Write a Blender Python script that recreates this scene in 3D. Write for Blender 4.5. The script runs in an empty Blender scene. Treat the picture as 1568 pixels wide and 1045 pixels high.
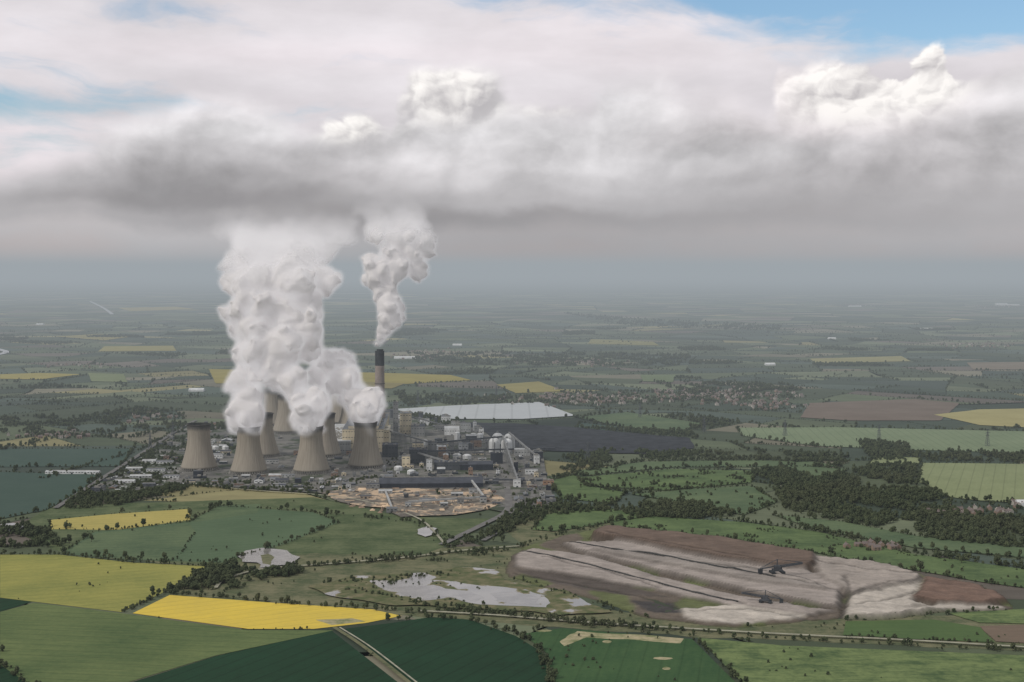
import bpy, bmesh, math, random, time
import numpy as np
from mathutils import Vector, Matrix, noise
random.seed(7)
R = random.Random(11)
scene = bpy.context.scene
# ---------------------------------------------------------------- camera / survey helpers
F = 50/36*1568.0; CX, CY = 784.0, 522.5
H = 490.0; PITCH = math.atan((CY-412)/F)
cp, sp = math.cos(PITCH), math.sin(PITCH)
def ray(px, py):
    u = (px-CX)/F; v = (CY-py)/F
    return (u, cp+v*sp, -sp+v*cp)
def G(px, py, z=0.0):
    if px == 1568: px = 1640
    d = ray(px, py); t = (z-H)/d[2]
    return (d[0]*t, d[1]*t)
def P(px, py, Y):
    d = ray(px, py); t = Y/d[1]
    return Vector((d[0]*t, Y, H+d[2]*t))
def AE(px, py):
    d = ray(px, py)
    return math.atan2(d[0], d[1]), d[2]/math.hypot(d[0], d[1])
def s2l(c):
    c = c/255.0
    return c/12.92 if c <= 0.04045 else ((c+0.055)/1.055)**2.4
S1, S2, YH = 1.4e-5, 5.8e-5, 3100.0
HAZE = (0.338, 0.374, 0.402); HTOP = 700.0
EILL = (0.76, 0.76, 0.77)
def tau(L): return S1*L+S2*max(0, L-YH)
def alb(rgb, D=2500, sat=.80):
    T = math.exp(-tau(D)); o = []
    for i in range(3):
        a = (s2l(rgb[i])-HAZE[i]*(1-T))/(EILL[i]*T)
        o.append(min(0.85, max(0.010, a)))
    l = .3*o[0]+.59*o[1]+.11*o[2]
    return tuple(l+(v-l)*sat for v in o)

cam = bpy.data.cameras.new("camera"); co = bpy.data.objects.new("camera", cam)
scene.collection.objects.link(co); co.location = (0, 0, H)
co.rotation_euler = (math.pi/2-PITCH, 0, 0)
cam.lens = 50; cam.sensor_width = 36; cam.clip_start = 1; cam.clip_end = 600000
scene.camera = co
scene.view_settings.view_transform = 'Standard'; scene.view_settings.look = 'None'; scene.view_settings.exposure = 0

# ---------------------------------------------------------------- node expression helper
class X:
    def __init__(s, nt, sock): s.nt = nt; s.s = sock
    def _m(s, op, *a, clamp=False):
        n = s.nt.nodes.new('ShaderNodeMath'); n.operation = op; n.use_clamp = clamp
        for i, v in enumerate((s,)+a):
            if isinstance(v, X): s.nt.links.new(v.s, n.inputs[i])
            else: n.inputs[i].default_value = v
        return X(s.nt, n.outputs[0])
    def __add__(s, o): return s._m('ADD', o)
    __radd__ = __add__
    def __sub__(s, o): return s._m('SUBTRACT', o)
    def __rsub__(s, o): return (s*-1.0)+o
    def __mul__(s, o): return s._m('MULTIPLY', o)
    __rmul__ = __mul__
    def __truediv__(s, o): return s._m('DIVIDE', o)
    def clamp(s): return s._m('ADD', 0.0, clamp=True)
    def exp(s): return s._m('EXPONENT')
    def sstep(s, a, b):
        n = s.nt.nodes.new('ShaderNodeMapRange'); n.interpolation_type = 'SMOOTHSTEP'
        s.nt.links.new(s.s, n.inputs['Value'])
        n.inputs['From Min'].default_value = a; n.inputs['From Max'].default_value = b
        return X(s.nt, n.outputs['Result'])
def vec(nt, x, y, z=0.0):
    n = nt.nodes.new('ShaderNodeCombineXYZ')
    for i, v in enumerate((x, y, z)):
        if isinstance(v, X): nt.links.new(v.s, n.inputs[i])
        else: n.inputs[i].default_value = v
    return n.outputs[0]
def nz(nt, v, scale=1, detail=4, rough=0.55, dist=0.0, col=False, two=False):
    n = nt.nodes.new('ShaderNodeTexNoise'); n.inputs['Scale'].default_value = scale
    if two: n.noise_dimensions = '2D'
    n.inputs['Detail'].default_value = detail; n.inputs['Roughness'].default_value = rough
    n.inputs['Distortion'].default_value = dist
    nt.links.new(v, n.inputs['Vector'])
    return n.outputs['Color'] if col else X(nt, n.outputs['Fac'])
def mixc(nt, f, a, b, mode='MIX'):
    n = nt.nodes.new('ShaderNodeMix'); n.data_type = 'RGBA'; n.blend_type = mode
    for s, v in ((n.inputs[0], f), (n.inputs[6], a), (n.inputs[7], b)):
        if isinstance(v, X): nt.links.new(v.s, s)
        elif hasattr(v, 'is_linked'): nt.links.new(v, s)
        elif isinstance(v, (tuple, list)): s.default_value = tuple(v)[:3]+(1,)
        else: s.default_value = v
    return n.outputs[2]
def scalec(nt, c, f):
    n = nt.nodes.new('ShaderNodeVectorMath'); n.operation = 'SCALE'
    nt.links.new(c, n.inputs[0])
    if isinstance(f, X): nt.links.new(f.s, n.inputs['Scale'])
    else: n.inputs['Scale'].default_value = f
    return n.outputs[0]

# ---------------------------------------------------------------- world: nishita + procedural cloud deck
SUN_EL = math.radians(42); SUN_AZ = math.radians(235)
world = bpy.data.worlds.new("World"); scene.world = world; world.use_nodes = True
nt = world.node_tree; nt.nodes.clear()
out = nt.nodes.new('ShaderNodeOutputWorld'); bg = nt.nodes.new('ShaderNodeBackground')
nt.links.new(bg.outputs[0], out.inputs[0])
sky = nt.nodes.new('ShaderNodeTexSky'); sky.sky_type = 'NISHITA'; sky.sun_disc = False
sky.sun_elevation = SUN_EL; sky.sun_rotation = SUN_AZ
tc = nt.nodes.new('ShaderNodeTexCoord'); sep = nt.nodes.new('ShaderNodeSeparateXYZ')
nt.links.new(tc.outputs['Generated'], sep.inputs[0])
dx, dy, dz = [X(nt, sep.outputs[i]) for i in range(3)]
az = dx._m('ARCTAN2', dy)
el = dz/((dx*dx+dy*dy)._m('SQRT')+0.001)
def trn(e): return math.exp(-tau((HTOP-H)/max(e, 0.012)))
def unhaze(rgb, e):
    T = trn(e)
    return tuple(max(0.02, (s2l(rgb[i])-HAZE[i]*(1-T))/T) for i in range(3))
AZ0, AZR = -0.42, 0.84
def ramp(tsock, stops):
    n = nt.nodes.new('ShaderNodeValToRGB'); r = n.color_ramp; r.interpolation = 'B_SPLINE'
    nt.links.new(tsock.s, n.inputs[0])
    while len(r.elements) > 1: r.elements.remove(r.elements[0])
    for i, (p, c) in enumerate(stops):
        e = r.elements[0] if i == 0 else r.elements.new(p)
        e.position = p; e.color = c
    return n
def rowgrid(azs, els, rows):
    col = None; al = None; pe = None
    for py, cells in rows:
        e = AE(784, py)[1]; st = []
        for px, rgb, a in cells:
            c = unhaze(rgb, e)
            st.append(((AE(px, 400)[0]-AZ0)/AZR, (c[0], c[1], c[2], a)))
        n = ramp((azs-AZ0)/AZR, st)
        if col is None:
            col = n.outputs[0]; al = X(nt, n.outputs[1])
        else:
            f = 1.0-els.sstep(e, pe)
            col = mixc(nt, f, col, n.outputs[0])
            al = al*(1.0-f)+X(nt, n.outputs[1])*f
        pe = e
    return col, al
def sepc(c):
    s = nt.nodes.new('ShaderNodeSeparateColor'); nt.links.new(c, s.inputs[0])
    return X(nt, s.outputs[0])-0.5, X(nt, s.outputs[1])-0.5
wx, wy = sepc(nz(nt, vec(nt, az*1.0, el*1.6), 8, 5, 0.55, col=True, two=True))
qx, qy = sepc(nz(nt, vec(nt, az*1.0, el*1.2), 34, 3, 0.55, col=True, two=True))
def row(vals, xs=(0, 200, 400, 600, 800, 1000, 1200, 1400, 1568)):
    return [(x, v[:3], v[3]) for x, v in zip(xs, vals)]
W = lambda g, a=1.0, w=4: (g+w, g-1, g+3, a)
high_rows = [
 (-60, row([W(216,.8),W(216,.8),W(216,.9),W(216,.9),W(216,.8),W(214,.5),W(212,.2),W(210,.2),W(210,.4)])),
 (0,   row([W(216,.85),W(218,.7),W(216,.7),W(216,.9),W(218,.8),W(216,.35),W(214,.02),W(212,-.05),W(210,.3)])),
 (45,  row([W(218,.75),W(216,.55),W(216,.8),W(224,1),W(232,1,6),W(228,.85,6),W(222,.35),W(212,-.1),W(210,.0)])),
 (80,  row([W(219,.9),W(222,.95,6),W(222,1,6),W(225,1,6),W(230,1,6),W(226,1,6),W(223,.8),W(218,.3),W(212,.35)])),
 (130, row([W(216,.9),W(220,.85),W(223,.9),W(223,1),W(223,1),W(220,1),W(219,1),W(214,.9),W(212,.9)])),
 (175, row([W(212,.35),W(210,.35),W(219,.8),W(219,1),W(219,1),W(219,1),W(219,1),W(215,1),W(212,1)])),
 (230, row([W(224,.9,8),W(218,.9),W(218,1),W(218,1),W(218,1),W(217,1),W(217,1),W(216,1),W(212,1)])),
]
hcol, hal = rowgrid(az+wx*0.05, el+wy*0.02, high_rows)
streak = nz(nt, vec(nt, az*7.0+el*8.0, el*34.0+wx*1.4), 1, 5, 0.58, two=True)
cov = (hal+(streak-0.5)*1.4).sstep(0.15, 0.85)
blue = mixc(nt, 1.0, scalec(nt, sky.outputs[0], 0.125), (0.78, 0.92, 1.0), 'MULTIPLY')
hb = nz(nt, vec(nt, az*7.0, el*22.0), 1, 5, 0.55, two=True)
hcol = scalec(nt, hcol, hb*0.5+0.76)
high = mixc(nt, cov, blue, hcol)
def lift(g): return 255*(g/255)**0.70
def K(g, w=0):
    g = lift(g); return (g+w+1, g-1, g+1, 1.0)
bank_rows = [
 (70,  row([K(205),K(210),K(210),K(226,4),K(210),K(210),K(230,8),K(228,6),K(192)])),
 (120, row([K(205),K(218),K(218),K(216,4),K(210),K(206),K(222,8),K(216,6),K(190)])),
 (165, row([K(204),K(230,3),K(224,2),K(212,2),K(204),K(198),K(212,7),K(208,6),K(184)])),
 (205, row([K(206,4),K(212),K(194),K(196),K(202),K(188),K(196,5),K(194,3),K(180)])),
 (245, row([K(194,2),K(164),K(152),K(198,1),K(200),K(178),K(174),K(186,2),K(174)])),
 (280, row([K(166),K(120),K(134),K(178,1),K(182),K(162),K(150),K(168,1),K(166)])),
 (310, row([K(148),K(116),K(120),K(142),K(164),K(154),K(142),K(151),K(156)])),
 (334, row([K(152),K(145),K(134),K(116),K(126),K(138),K(138),K(143),K(151)])),
 (362, row([K(159),K(160),K(160),K(145),K(138),K(142),K(145),K(149),K(150)])),
 (400, row([K(146),K(147),K(147),K(140),K(136),K(138),K(140),K(142),K(142)])),
 (440, row([K(140)]*9)),
]
bcol, _ = rowgrid(az+wx*0.06+wy*0.02, el+wy*0.034, bank_rows)
v0 = lambda ox, oy, k=1.0, s=1.5: vec(nt, (az+wx*0.03*k+ox), (el*s+wy*0.03*k+oy))
n1 = nz(nt, v0(0, 0), 10, 6, 0.50, two=True); n2 = nz(nt, v0(-0.009, 0.016), 10, 6, 0.50, two=True)
rel = n1-n2
def vor(v, sc, sm):
    n = nt.nodes.new('ShaderNodeTexVoronoi'); n.voronoi_dimensions = '2D'; n.feature = 'SMOOTH_F1'; n.inputs['Scale'].default_value = sc
    n.inputs['Smoothness'].default_value = sm; nt.links.new(v, n.inputs['Vector']); d = X(nt, n.outputs['Distance']); return d*d
vv = lambda ox, oy: vec(nt, az+wx*0.03+qx*0.016+ox, el*1.25+wy*0.03+qy*0.016+oy)
b1 = vor(vv(0, 0), 30, .3); b2_ = vor(vv(-0.005, 0.008), 30, .3)
c1_ = vor(vv(.3, .1), 78, .35); c2_ = vor(vv(.2975, .104), 78, .35)
f1 = nz(nt, vv(.6, .2), 110, 4, .6, two=True); f2 = nz(nt, vv(.5985, .2025), 110, 4, .6, two=True)
bul = (b2_-b1)+(c2_-c1_)*0.45+(f1-f2)*0.35
def gauss(px, py, sx, sy, amp=1.0):
    a0, e0 = AE(px, py)
    a = (az-a0)/(sx/F); e = (el-e0)/(sy/F)
    return ((a*a+e*e)*-1.0).exp()*amp
cum = (gauss(680, 140, 90, 50)+gauss(1310, 135, 125, 58)+gauss(1430, 105, 50, 45)+gauss(530, 192, 60, 28)+gauss(850, 165, 60, 18, .6)).clamp()
basefade = el.sstep(AE(784, 345)[1], AE(784, 240)[1])
gain = 1.0+rel*1.35*(basefade*0.9+0.1)+bul*0.12*basefade+(n1-0.5)*0.22*basefade
bcol = scalec(nt, bcol, gain)
cumcol = mixc(nt, (bul*1.5+rel*1.2+(n1-.5)*.5+.62).clamp(), (0.44, 0.42, 0.435), (1.02, 0.985, 0.95))
bcol = mixc(nt, cum.sstep(0.10, 0.80)*.90, bcol, cumcol)
tops = [(0,262),(60,245),(110,222),(170,185),(240,163),(300,150),(370,143),(420,160),(460,185),(500,172),(545,165),(590,190),(612,140),(640,104),(700,98),(755,108),(785,150),(830,163),(870,168),(930,130),(1000,122),(1060,150),(1120,142),(1180,165),(1200,105),(1250,84),(1310,100),(1370,104),(1430,72),(1475,112),(1568,85)]
TM = 0.22
st = [((AE(x, 400)[0]-AZ0)/AZR, tuple([AE(x, y)[1]/TM]*3)+(1,)) for x, y in tops]
tr = ramp((az+wx*0.03+qx*.006-AZ0)/AZR, st); tr.color_ramp.interpolation = 'EASE'
top = X(nt, tr.outputs[0])*TM+wy*0.022+(0.16-b1)*0.022*(cum*1.1+0.15)+(0.16-c1_)*0.008*cum+(f1-.5)*.008*cum
dd = top-el
soft = 0.030-cum*0.0255
mask = (dd/soft+0.3).sstep(0.0, 1.0)
rim = ((dd/0.016)*-1.0)._m('MINIMUM', 0.0).exp()
bcol = scalec(nt, bcol, 1.0+rim*0.08)
skyc = mixc(nt, mask, high, bcol)
ov = nz(nt, tc.outputs['Generated'], 4, 3, 0.6)
ovc = mixc(nt, ov.sstep(0.35, 0.7), (0.52, 0.52, 0.54), (0.38, 0.385, 0.40))
faz = az._m('ABSOLUTE').sstep(0.42, 0.75); fel = el.sstep(0.22, 0.42)
skyc = mixc(nt, (faz+fel).clamp(), skyc, ovc)
nt.links.new(skyc, bg.inputs[0]); bg.inputs[1].default_value = 1.0

sun = bpy.data.lights.new("sun", 'SUN'); sun.energy = 1.8; sun.angle = math.radians(12); sun.color = (1, 0.94, 0.86)
so = bpy.data.objects.new("sun", sun); scene.collection.objects.link(so)
sd = Vector((math.sin(SUN_AZ)*math.cos(SUN_EL), math.cos(SUN_AZ)*math.cos(SUN_EL), math.sin(SUN_EL)))
so.rotation_euler = sd.to_track_quat('Z', 'Y').to_euler()

# ---------------------------------------------------------------- materials
def newmat(name):
    m = bpy.data.materials.new(name); m.use_nodes = True
    b = m.node_tree.nodes['Principled BSDF']
    b.inputs['Roughness'].default_value = 0.9
    b.inputs['Specular IOR Level'].default_value = 0.1
    return m, m.node_tree, b
def pos(nt):
    g = nt.nodes.new('ShaderNodeNewGeometry'); s = nt.nodes.new('ShaderNodeSeparateXYZ')
    nt.links.new(g.outputs['Position'], s.inputs[0])
    return g.outputs['Position'], [X(nt, s.outputs[i]) for i in range(3)]
def field_mat(name, c, c2=None, ang=0.0, tram=0.12, mott=0.35, period=24.0, bigscale=140.0):
    m, nt, b = newmat(name); p, (x, y, z) = pos(nt)
    if c2 is None: c2 = tuple(v*0.62 for v in c)
    a = math.radians(ang); u = x*math.cos(a)+y*math.sin(a); v = y*math.cos(a)-x*math.sin(a)
    n1 = nz(nt, p, 1/bigscale, 5, 0.6); n2 = nz(nt, vec(nt, u*0.015, v*0.12), 1, 4, 0.65)
    n3 = nz(nt, p, 0.12, 3, 0.7)
    f = ((n1-0.5)*1.6+(n2-0.5)*0.9+(n3-0.5)*0.8)*mott*2+0.45
    col = mixc(nt, f.clamp(), c, c2)
    if tram:
        w = (v/period)._m('FRACT'); w = ((w-0.5)._m('ABSOLUTE')).sstep(0.41, 0.49)
        col = scalec(nt, col, 1.0-w*tram)
    nt.links.new(col, b.inputs['Base Color'])
    return m
def plain_mat(name, c, var=0.25, sc=0.08, rough=0.85, streak=False):
    m, nt, b = newmat(name); p, (x, y, z) = pos(nt)
    v = vec(nt, x*1.0, y*1.0, z*(0.15 if streak else 1.0))
    n = nz(nt, v, sc, 4, 0.65)
    nt.links.new(mixc(nt, n.sstep(0.3, 0.7), tuple(k*(1-var) for k in c), tuple(min(.9, k*(1+var)) for k in c)), b.inputs['Base Color'])
    b.inputs['Roughness'].default_value = rough
    return m
def link(o): scene.collection.objects.link(o); return o
def mesh_obj(name, verts, faces, mats=(), midx=None, smooth=False):
    me = bpy.data.meshes.new(name); me.from_pydata(verts, [], faces)
    for m in mats: me.materials.append(m)
    if midx is not None: me.polygons.foreach_set('material_index', midx)
    if smooth: me.polygons.foreach_set('use_smooth', [True]*len(me.polygons))
    me.update(); return link(bpy.data.objects.new(name, me))

# ---------------------------------------------------------------- haze (thin everywhere, thicker mist bank beyond the power station)
def hazebox(name, sig, x0, x1, y0, y1, z0, z1):
    m = bpy.data.materials.new(name); m.use_nodes = True; nt = m.node_tree; nt.nodes.clear()
    o = nt.nodes.new('ShaderNodeOutputMaterial'); ab = nt.nodes.new('ShaderNodeVolumeAbsorption'); em = nt.nodes.new('ShaderNodeEmission')
    ab.inputs['Color'].default_value = (0, 0, 0, 1); ab.inputs['Density'].default_value = sig
    em.inputs['Color'].default_value = HAZE+(1,); em.inputs['Strength'].default_value = sig
    ad = nt.nodes.new('ShaderNodeAddShader'); nt.links.new(ab.outputs[0], ad.inputs[0]); nt.links.new(em.outputs[0], ad.inputs[1])
    nt.links.new(ad.outputs[0], o.inputs['Volume'])
    hv = [(x0,y0,z0),(x1,y0,z0),(x1,y1,z0),(x0,y1,z0),(x0,y0,z1),(x1,y0,z1),(x1,y1,z1),(x0,y1,z1)]
    hf = [(3,2,1,0),(4,5,6,7),(0,1,5,4),(1,2,6,5),(2,3,7,6),(3,0,4,7)]
    mesh_obj(name, hv, hf, [m])
S = 180000
hazebox("atmospheric_haze", S1, -S, S, -S, S, -60, HTOP)
hazebox("distant_mist", S2, -S+500, S-500, YH, S-500, -50, HTOP-1)

# ---------------------------------------------------------------- ground
gm = field_mat("ground_grass", (0.070, 0.084, 0.052), (0.046, 0.060, 0.040), tram=0, mott=0.5, bigscale=600)
S = 220000
mesh_obj("ground", [(-S,-S,0),(S,-S,0),(S,S,0),(-S,S,0)], [(0,1,2,3)], [gm])

def clip(poly, p, n):
    a, b = [], []
    L = len(poly)
    for i in range(L):
        q, r = poly[i], poly[(i+1) % L]
        dq = (q[0]-p[0])*n[0]+(q[1]-p[1])*n[1]; dr = (r[0]-p[0])*n[0]+(r[1]-p[1])*n[1]
        (a if dq >= 0 else b).append(q)
        if dq*dr < 0:
            t = dq/(dq-dr); s = (q[0]+(r[0]-q[0])*t, q[1]+(r[1]-q[1])*t)
            a.append(s); b.append(s)
    return a, b
def area(p): return 0.5*abs(sum(p[i][0]*p[(i+1)%len(p)][1]-p[(i+1)%len(p)][0]*p[i][1] for i in range(len(p))))
def cent(p): return (sum(q[0] for q in p)/len(p), sum(q[1] for q in p)/len(p))
leaves = []
def split(p, depth=0):
    if len(p) < 3: return
    c = cent(p); A = area(p)
    ys = [q[1] for q in p]; xs = [q[0] for q in p]
    if min(abs(x) for x in xs) > 0.55*max(ys)+900 and (min(xs) > 0 or max(xs) < 0): return
    tgt = R.uniform(30000, 140000)*(1+max(0, c[1]-5000)/9000)
    if A < tgt or depth > 22:
        leaves.append(p); return
    cc = np.array(p)-np.array(c); u, s, vt = np.linalg.svd(cc, full_matrices=False)
    a = math.atan2(vt[0][1], vt[0][0])+R.gauss(0, 0.18)
    t = R.uniform(-0.18, 0.18); L = s[0]
    pt = (c[0]+math.cos(a)*L*t*0.6, c[1]+math.sin(a)*L*t*0.6)
    A1, B1 = clip(p, pt, (math.cos(a), math.sin(a)))
    split(A1, depth+1); split(B1, depth+1)
split([(-15000, 1200), (13000, -1500), (19000, 27000), (-13000, 30000)])
def wq(q):
    v = noise.noise_vector(Vector((q[0]/1800, q[1]/1800, 0)))*320+noise.noise_vector(Vector((q[0]/500, q[1]/500, 4)))*50
    return (q[0]+v.x, q[1]+v.y)
leaves = [[wq(q) for q in p] for p in leaves]
pal = [((.064,.082,.050),24),((.088,.108,.063),20),((.050,.068,.048),20),((.125,.145,.090),15),((.135,.118,.10),7),((.235,.215,.11),3),((.175,.165,.12),8),((.068,.090,.072),14)]
pw = [w for _, w in pal]; pc = [c for c, _ in pal]
V, Fc, C = [], [], []
for p in leaves:
    i0 = len(V); V += [(x, y, 0.15) for x, y in p]; Fc.append(tuple(range(i0, i0+len(p))))
    c = R.choices(pc, pw)[0]; k = R.uniform(.8, 1.25); C.append([c[0]*k, c[1]*k, c[2]*k])
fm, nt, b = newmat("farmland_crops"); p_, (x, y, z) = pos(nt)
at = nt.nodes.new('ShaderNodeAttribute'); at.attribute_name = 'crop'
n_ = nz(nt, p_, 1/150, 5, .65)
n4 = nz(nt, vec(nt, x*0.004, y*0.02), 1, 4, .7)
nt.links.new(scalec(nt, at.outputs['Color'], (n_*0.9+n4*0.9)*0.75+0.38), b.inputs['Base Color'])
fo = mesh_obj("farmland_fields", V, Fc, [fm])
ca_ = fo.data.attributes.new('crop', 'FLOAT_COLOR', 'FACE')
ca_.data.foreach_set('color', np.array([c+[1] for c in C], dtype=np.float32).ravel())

# ---------------------------------------------------------------- traced ground features
layer = [0.3]
excl = []
def organic(pts, amp, seg=25.0, seed=0):
    o = []; L = len(pts)
    for i in range(L):
        a, b2 = Vector(pts[i]), Vector(pts[(i+1) % L]); d = (b2-a).length
        k = max(1, int(d/seg))
        for j in range(k):
            q = a.lerp(b2, j/k)
            if amp:
                q = q+Vector((noise.noise((q.x*0.02, q.y*0.02, seed))*amp+noise.noise((q.x*0.07, q.y*0.07, seed+9))*amp*.4, noise.noise((q.x*0.02, q.y*0.02, seed+5))*amp*1.6))
            o.append((q.x, q.y))
    return o
def patch(name, pxs, mat, amp=0.0, ex=True, seg=25.0):
    w = [G(*q) for q in pxs]
    if amp: w = organic(w, amp, seg, layer[0]*10)
    layer[0] += 0.04
    mesh_obj(name, [(x, y, layer[0]) for x, y in w], [tuple(range(len(w)))], [mat])
    if ex: excl.append(np.array(w))
    return w
def strip(name, pxs, width, mat):
    w = [Vector(G(*q)) for q in pxs]; pts = []
    for i in range(len(w)-1):
        p0 = w[max(0, i-1)]; p1 = w[i]; p2 = w[i+1]; p3 = w[min(len(w)-1, i+2)]
        for j in range(8):
            t = j/8; pts.append(0.5*((2*p1)+(p2-p0)*t+(2*p0-5*p1+4*p2-p3)*t*t+(3*p1-p0-3*p2+p3)*t**3))
    pts.append(w[-1]); layer[0] += 0.04; zz = layer[0]; V, Fs = [], []
    for i, q in enumerate(pts):
        d = (pts[min(len(pts)-1, i+1)]-pts[max(0, i-1)]).normalized(); n = Vector((-d.y, d.x))*width/2
        V += [(q.x+n.x, q.y+n.y, zz), (q.x-n.x, q.y-n.y, zz)]
        if i: Fs.append((2*i-2, 2*i-1, 2*i+1, 2*i))
    mesh_obj(name, V, Fs, [mat]); return pts
D2 = 2100
hedges = []
def hedge(pxs, spacing=7.0, sc=0.45, treep=0.12, close=False):
    w = [G(*q) for q in pxs]
    if close: w.append(w[0])
    hedges.append((w, spacing, sc, treep))
m_rough = field_mat("rough_grass", alb((110,108,80), D2), alb((70,82,56), D2), tram=0, mott=.9, bigscale=50)
m_olive = field_mat("rape_fading", alb((144,140,56), 2050), alb((106,114,52), 2050), ang=20, tram=.14, mott=.5)
m_rape = field_mat("rape_flower", alb((206,178,46), 1950, .9), alb((170,151,46), 1950), ang=28, tram=.15, mott=.35)
m_rape2 = field_mat("rape_flower_b", alb((172,156,72), 2700), alb((138,132,62), 2700), ang=10, tram=.15, mott=.35)
m_g1 = field_mat("wheat_field", alb((96,110,62), 1850), alb((68,88,52), 1850), ang=-8, tram=.2, mott=.6)
m_dk = field_mat("dark_crop", alb((32,66,46), 1750), alb((23,53,38), 1750), ang=62, tram=.25, mott=.5)
m_g2 = field_mat("pasture", alb((62,90,52), 1750), alb((45,74,46), 1750), ang=80, tram=.15, mott=.6)
m_g3 = field_mat("meadow", alb((104,120,68), 1800), alb((66,86,52), 1800), tram=0, mott=.9, bigscale=45)
m_g4 = field_mat("barley", alb((84,104,76), 2600), alb((70,90,66), 2600), ang=15, tram=.1, mott=.5)
m_g5 = field_mat("spring_crop", alb((70,88,80), 3100), alb((60,79,72), 3100), ang=10, tram=.1, mott=.4)
m_g6 = field_mat("grassland", alb((92,108,76), 3100), alb((70,89,66), 3100), ang=10, tram=.1, mott=.7)
m_g7 = field_mat("pale_crop", alb((116,130,100), 3400), alb((102,118,90), 3400), ang=85, tram=.2, mott=.5)
m_g8 = field_mat("pale_crop_b", alb((128,137,98), 3400), alb((112,122,86), 3400), ang=70, tram=.2, mott=.5)
m_mnd = field_mat("mound_grass", alb((90,109,66), 2400), alb((67,86,55), 2400), tram=0, mott=.9, bigscale=80)
m_tan = field_mat("bare_tan", alb((160,148,114), 1800), alb((104,112,70), 1800), tram=0, mott=.9, bigscale=25)
patch("rough_ground", [(110,850),(330,865),(480,845),(800,835),(760,800),(860,770),(1100,800),(900,840),(780,870),(900,930),(1080,958),(1300,948),(1568,935),(1568,1000),(1060,975),(660,948),(590,940),(400,920),(255,912),(330,870)], m_rough, 6)
patch("grassland_strip", [(230,770),(480,762),(620,792),(760,795),(700,830),(640,852),(480,848),(320,866),(100,848),(20,815),(75,775)], field_mat("rough_pasture", alb((92,102,70), 2600), alb((64,80,53), 2600), tram=0, mott=.9, bigscale=60), 4)
K_ = [(145,815),(290,800),(335,775),(480,785),(520,800),(440,832),(340,862),(200,858),(95,848)]
patch("barley_field", K_, m_g4, 2); hedge(K_, close=True)
patch("hay_field", [(150,817),(290,802),(300,815),(262,858),(200,857),(98,847)], m_g6, 1)
patch("hay_field", [(295,797),(335,776),(400,772),(395,786),(300,800)], m_g6, 2)
hedge([(300,815),(270,858)], 8, .35)
K_ = [(75,797),(180,787),(290,780),(292,797),(180,812),(78,811)]
patch("rape_field", K_, m_rape2, 2); hedge(K_, 9, .3, .1, True)
patch("fading_rape_field", [(0,850),(90,850),(200,862),(318,868),(292,885),(255,906),(185,938),(0,916)], m_olive); hedge([(0,850),(90,850),(200,862),(318,868)], 6, .5, .2); hedge([(318,868),(292,885),(255,906),(185,938)], 6, .4, .08)
patch("dark_crop_corner", [(0,917),(50,922),(0,937)], m_dk)
patch("flowering_rape_field", [(260,912),(420,924),(570,934),(615,944),(560,955),(480,964),(380,964),(203,940)], m_rape)
patch("bare_patch", [(485,950),(540,948),(560,953),(510,958)], m_tan, 3, seg=8)
patch("wheat_field", [(0,938),(52,924),(185,940),(380,966),(512,966),(330,1005),(150,1060),(0,1060)], m_g1)
patch("dark_crop_field", [(150,1062),(330,1006),(508,967),(640,1070)], m_dk)
patch("dark_crop_field", [(528,964),(600,955),(660,946),(720,950),(790,975),(830,1000),(850,1065),(650,1065)], m_dk)
patch("crop_corner", [(-10,1012),(60,1060),(-10,1060)], m_dk)
patch("pasture_field", [(800,972),(860,963),(1060,980),(1140,1060),(852,1060),(836,1000)], m_g2)
patch("bare_patch", [(858,984),(885,968),(960,972),(1045,980),(1040,987),(960,980),(900,978),(862,990)], m_tan, 8, seg=8)
for q in [(830,968,12,2),(930,985,8,2),(1015,1010,14,2.5),(1022,1025,10,2)]:
    patch("bare_patch", [(q[0]+q[2]*math.cos(t), q[1]+q[3]*math.sin(t)) for t in np.linspace(0, 5.6, 9)], m_tan, 9, seg=6)
patch("meadow_field", [(1068,978),(1200,990),(1568,1008),(1568,1060),(1150,1060)], m_g3)
patch("green_strip_field", [(1295,953),(1430,950),(1500,962),(1522,985),(1400,980),(1290,974)], field_mat("lush", alb((80,102,56), 1950), alb((62,86,50), 1950), tram=.1), 2)
patch("green_strip_field", [(1450,940),(1568,930),(1568,958),(1500,955)], m_g3, 2)
patch("brown_field", [(1500,960),(1568,957),(1568,990),(1525,984)], field_mat("brown_soil", alb((116,98,84), 1950), alb((92,84,70), 1950), tram=.1), 2)
K_ = [(-60,688),(205,688),(185,715),(0,716),(-60,714)]
patch("spring_crop_field", K_, m_g5, 2); hedge(K_, 9, .5, .2, True)
K_ = [(-60,722),(155,728),(120,757),(70,782),(-20,800),(-60,800)]
patch("spring_crop_field", K_, m_g5, 2); hedge(K_, 8, .5, .15, True)
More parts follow.
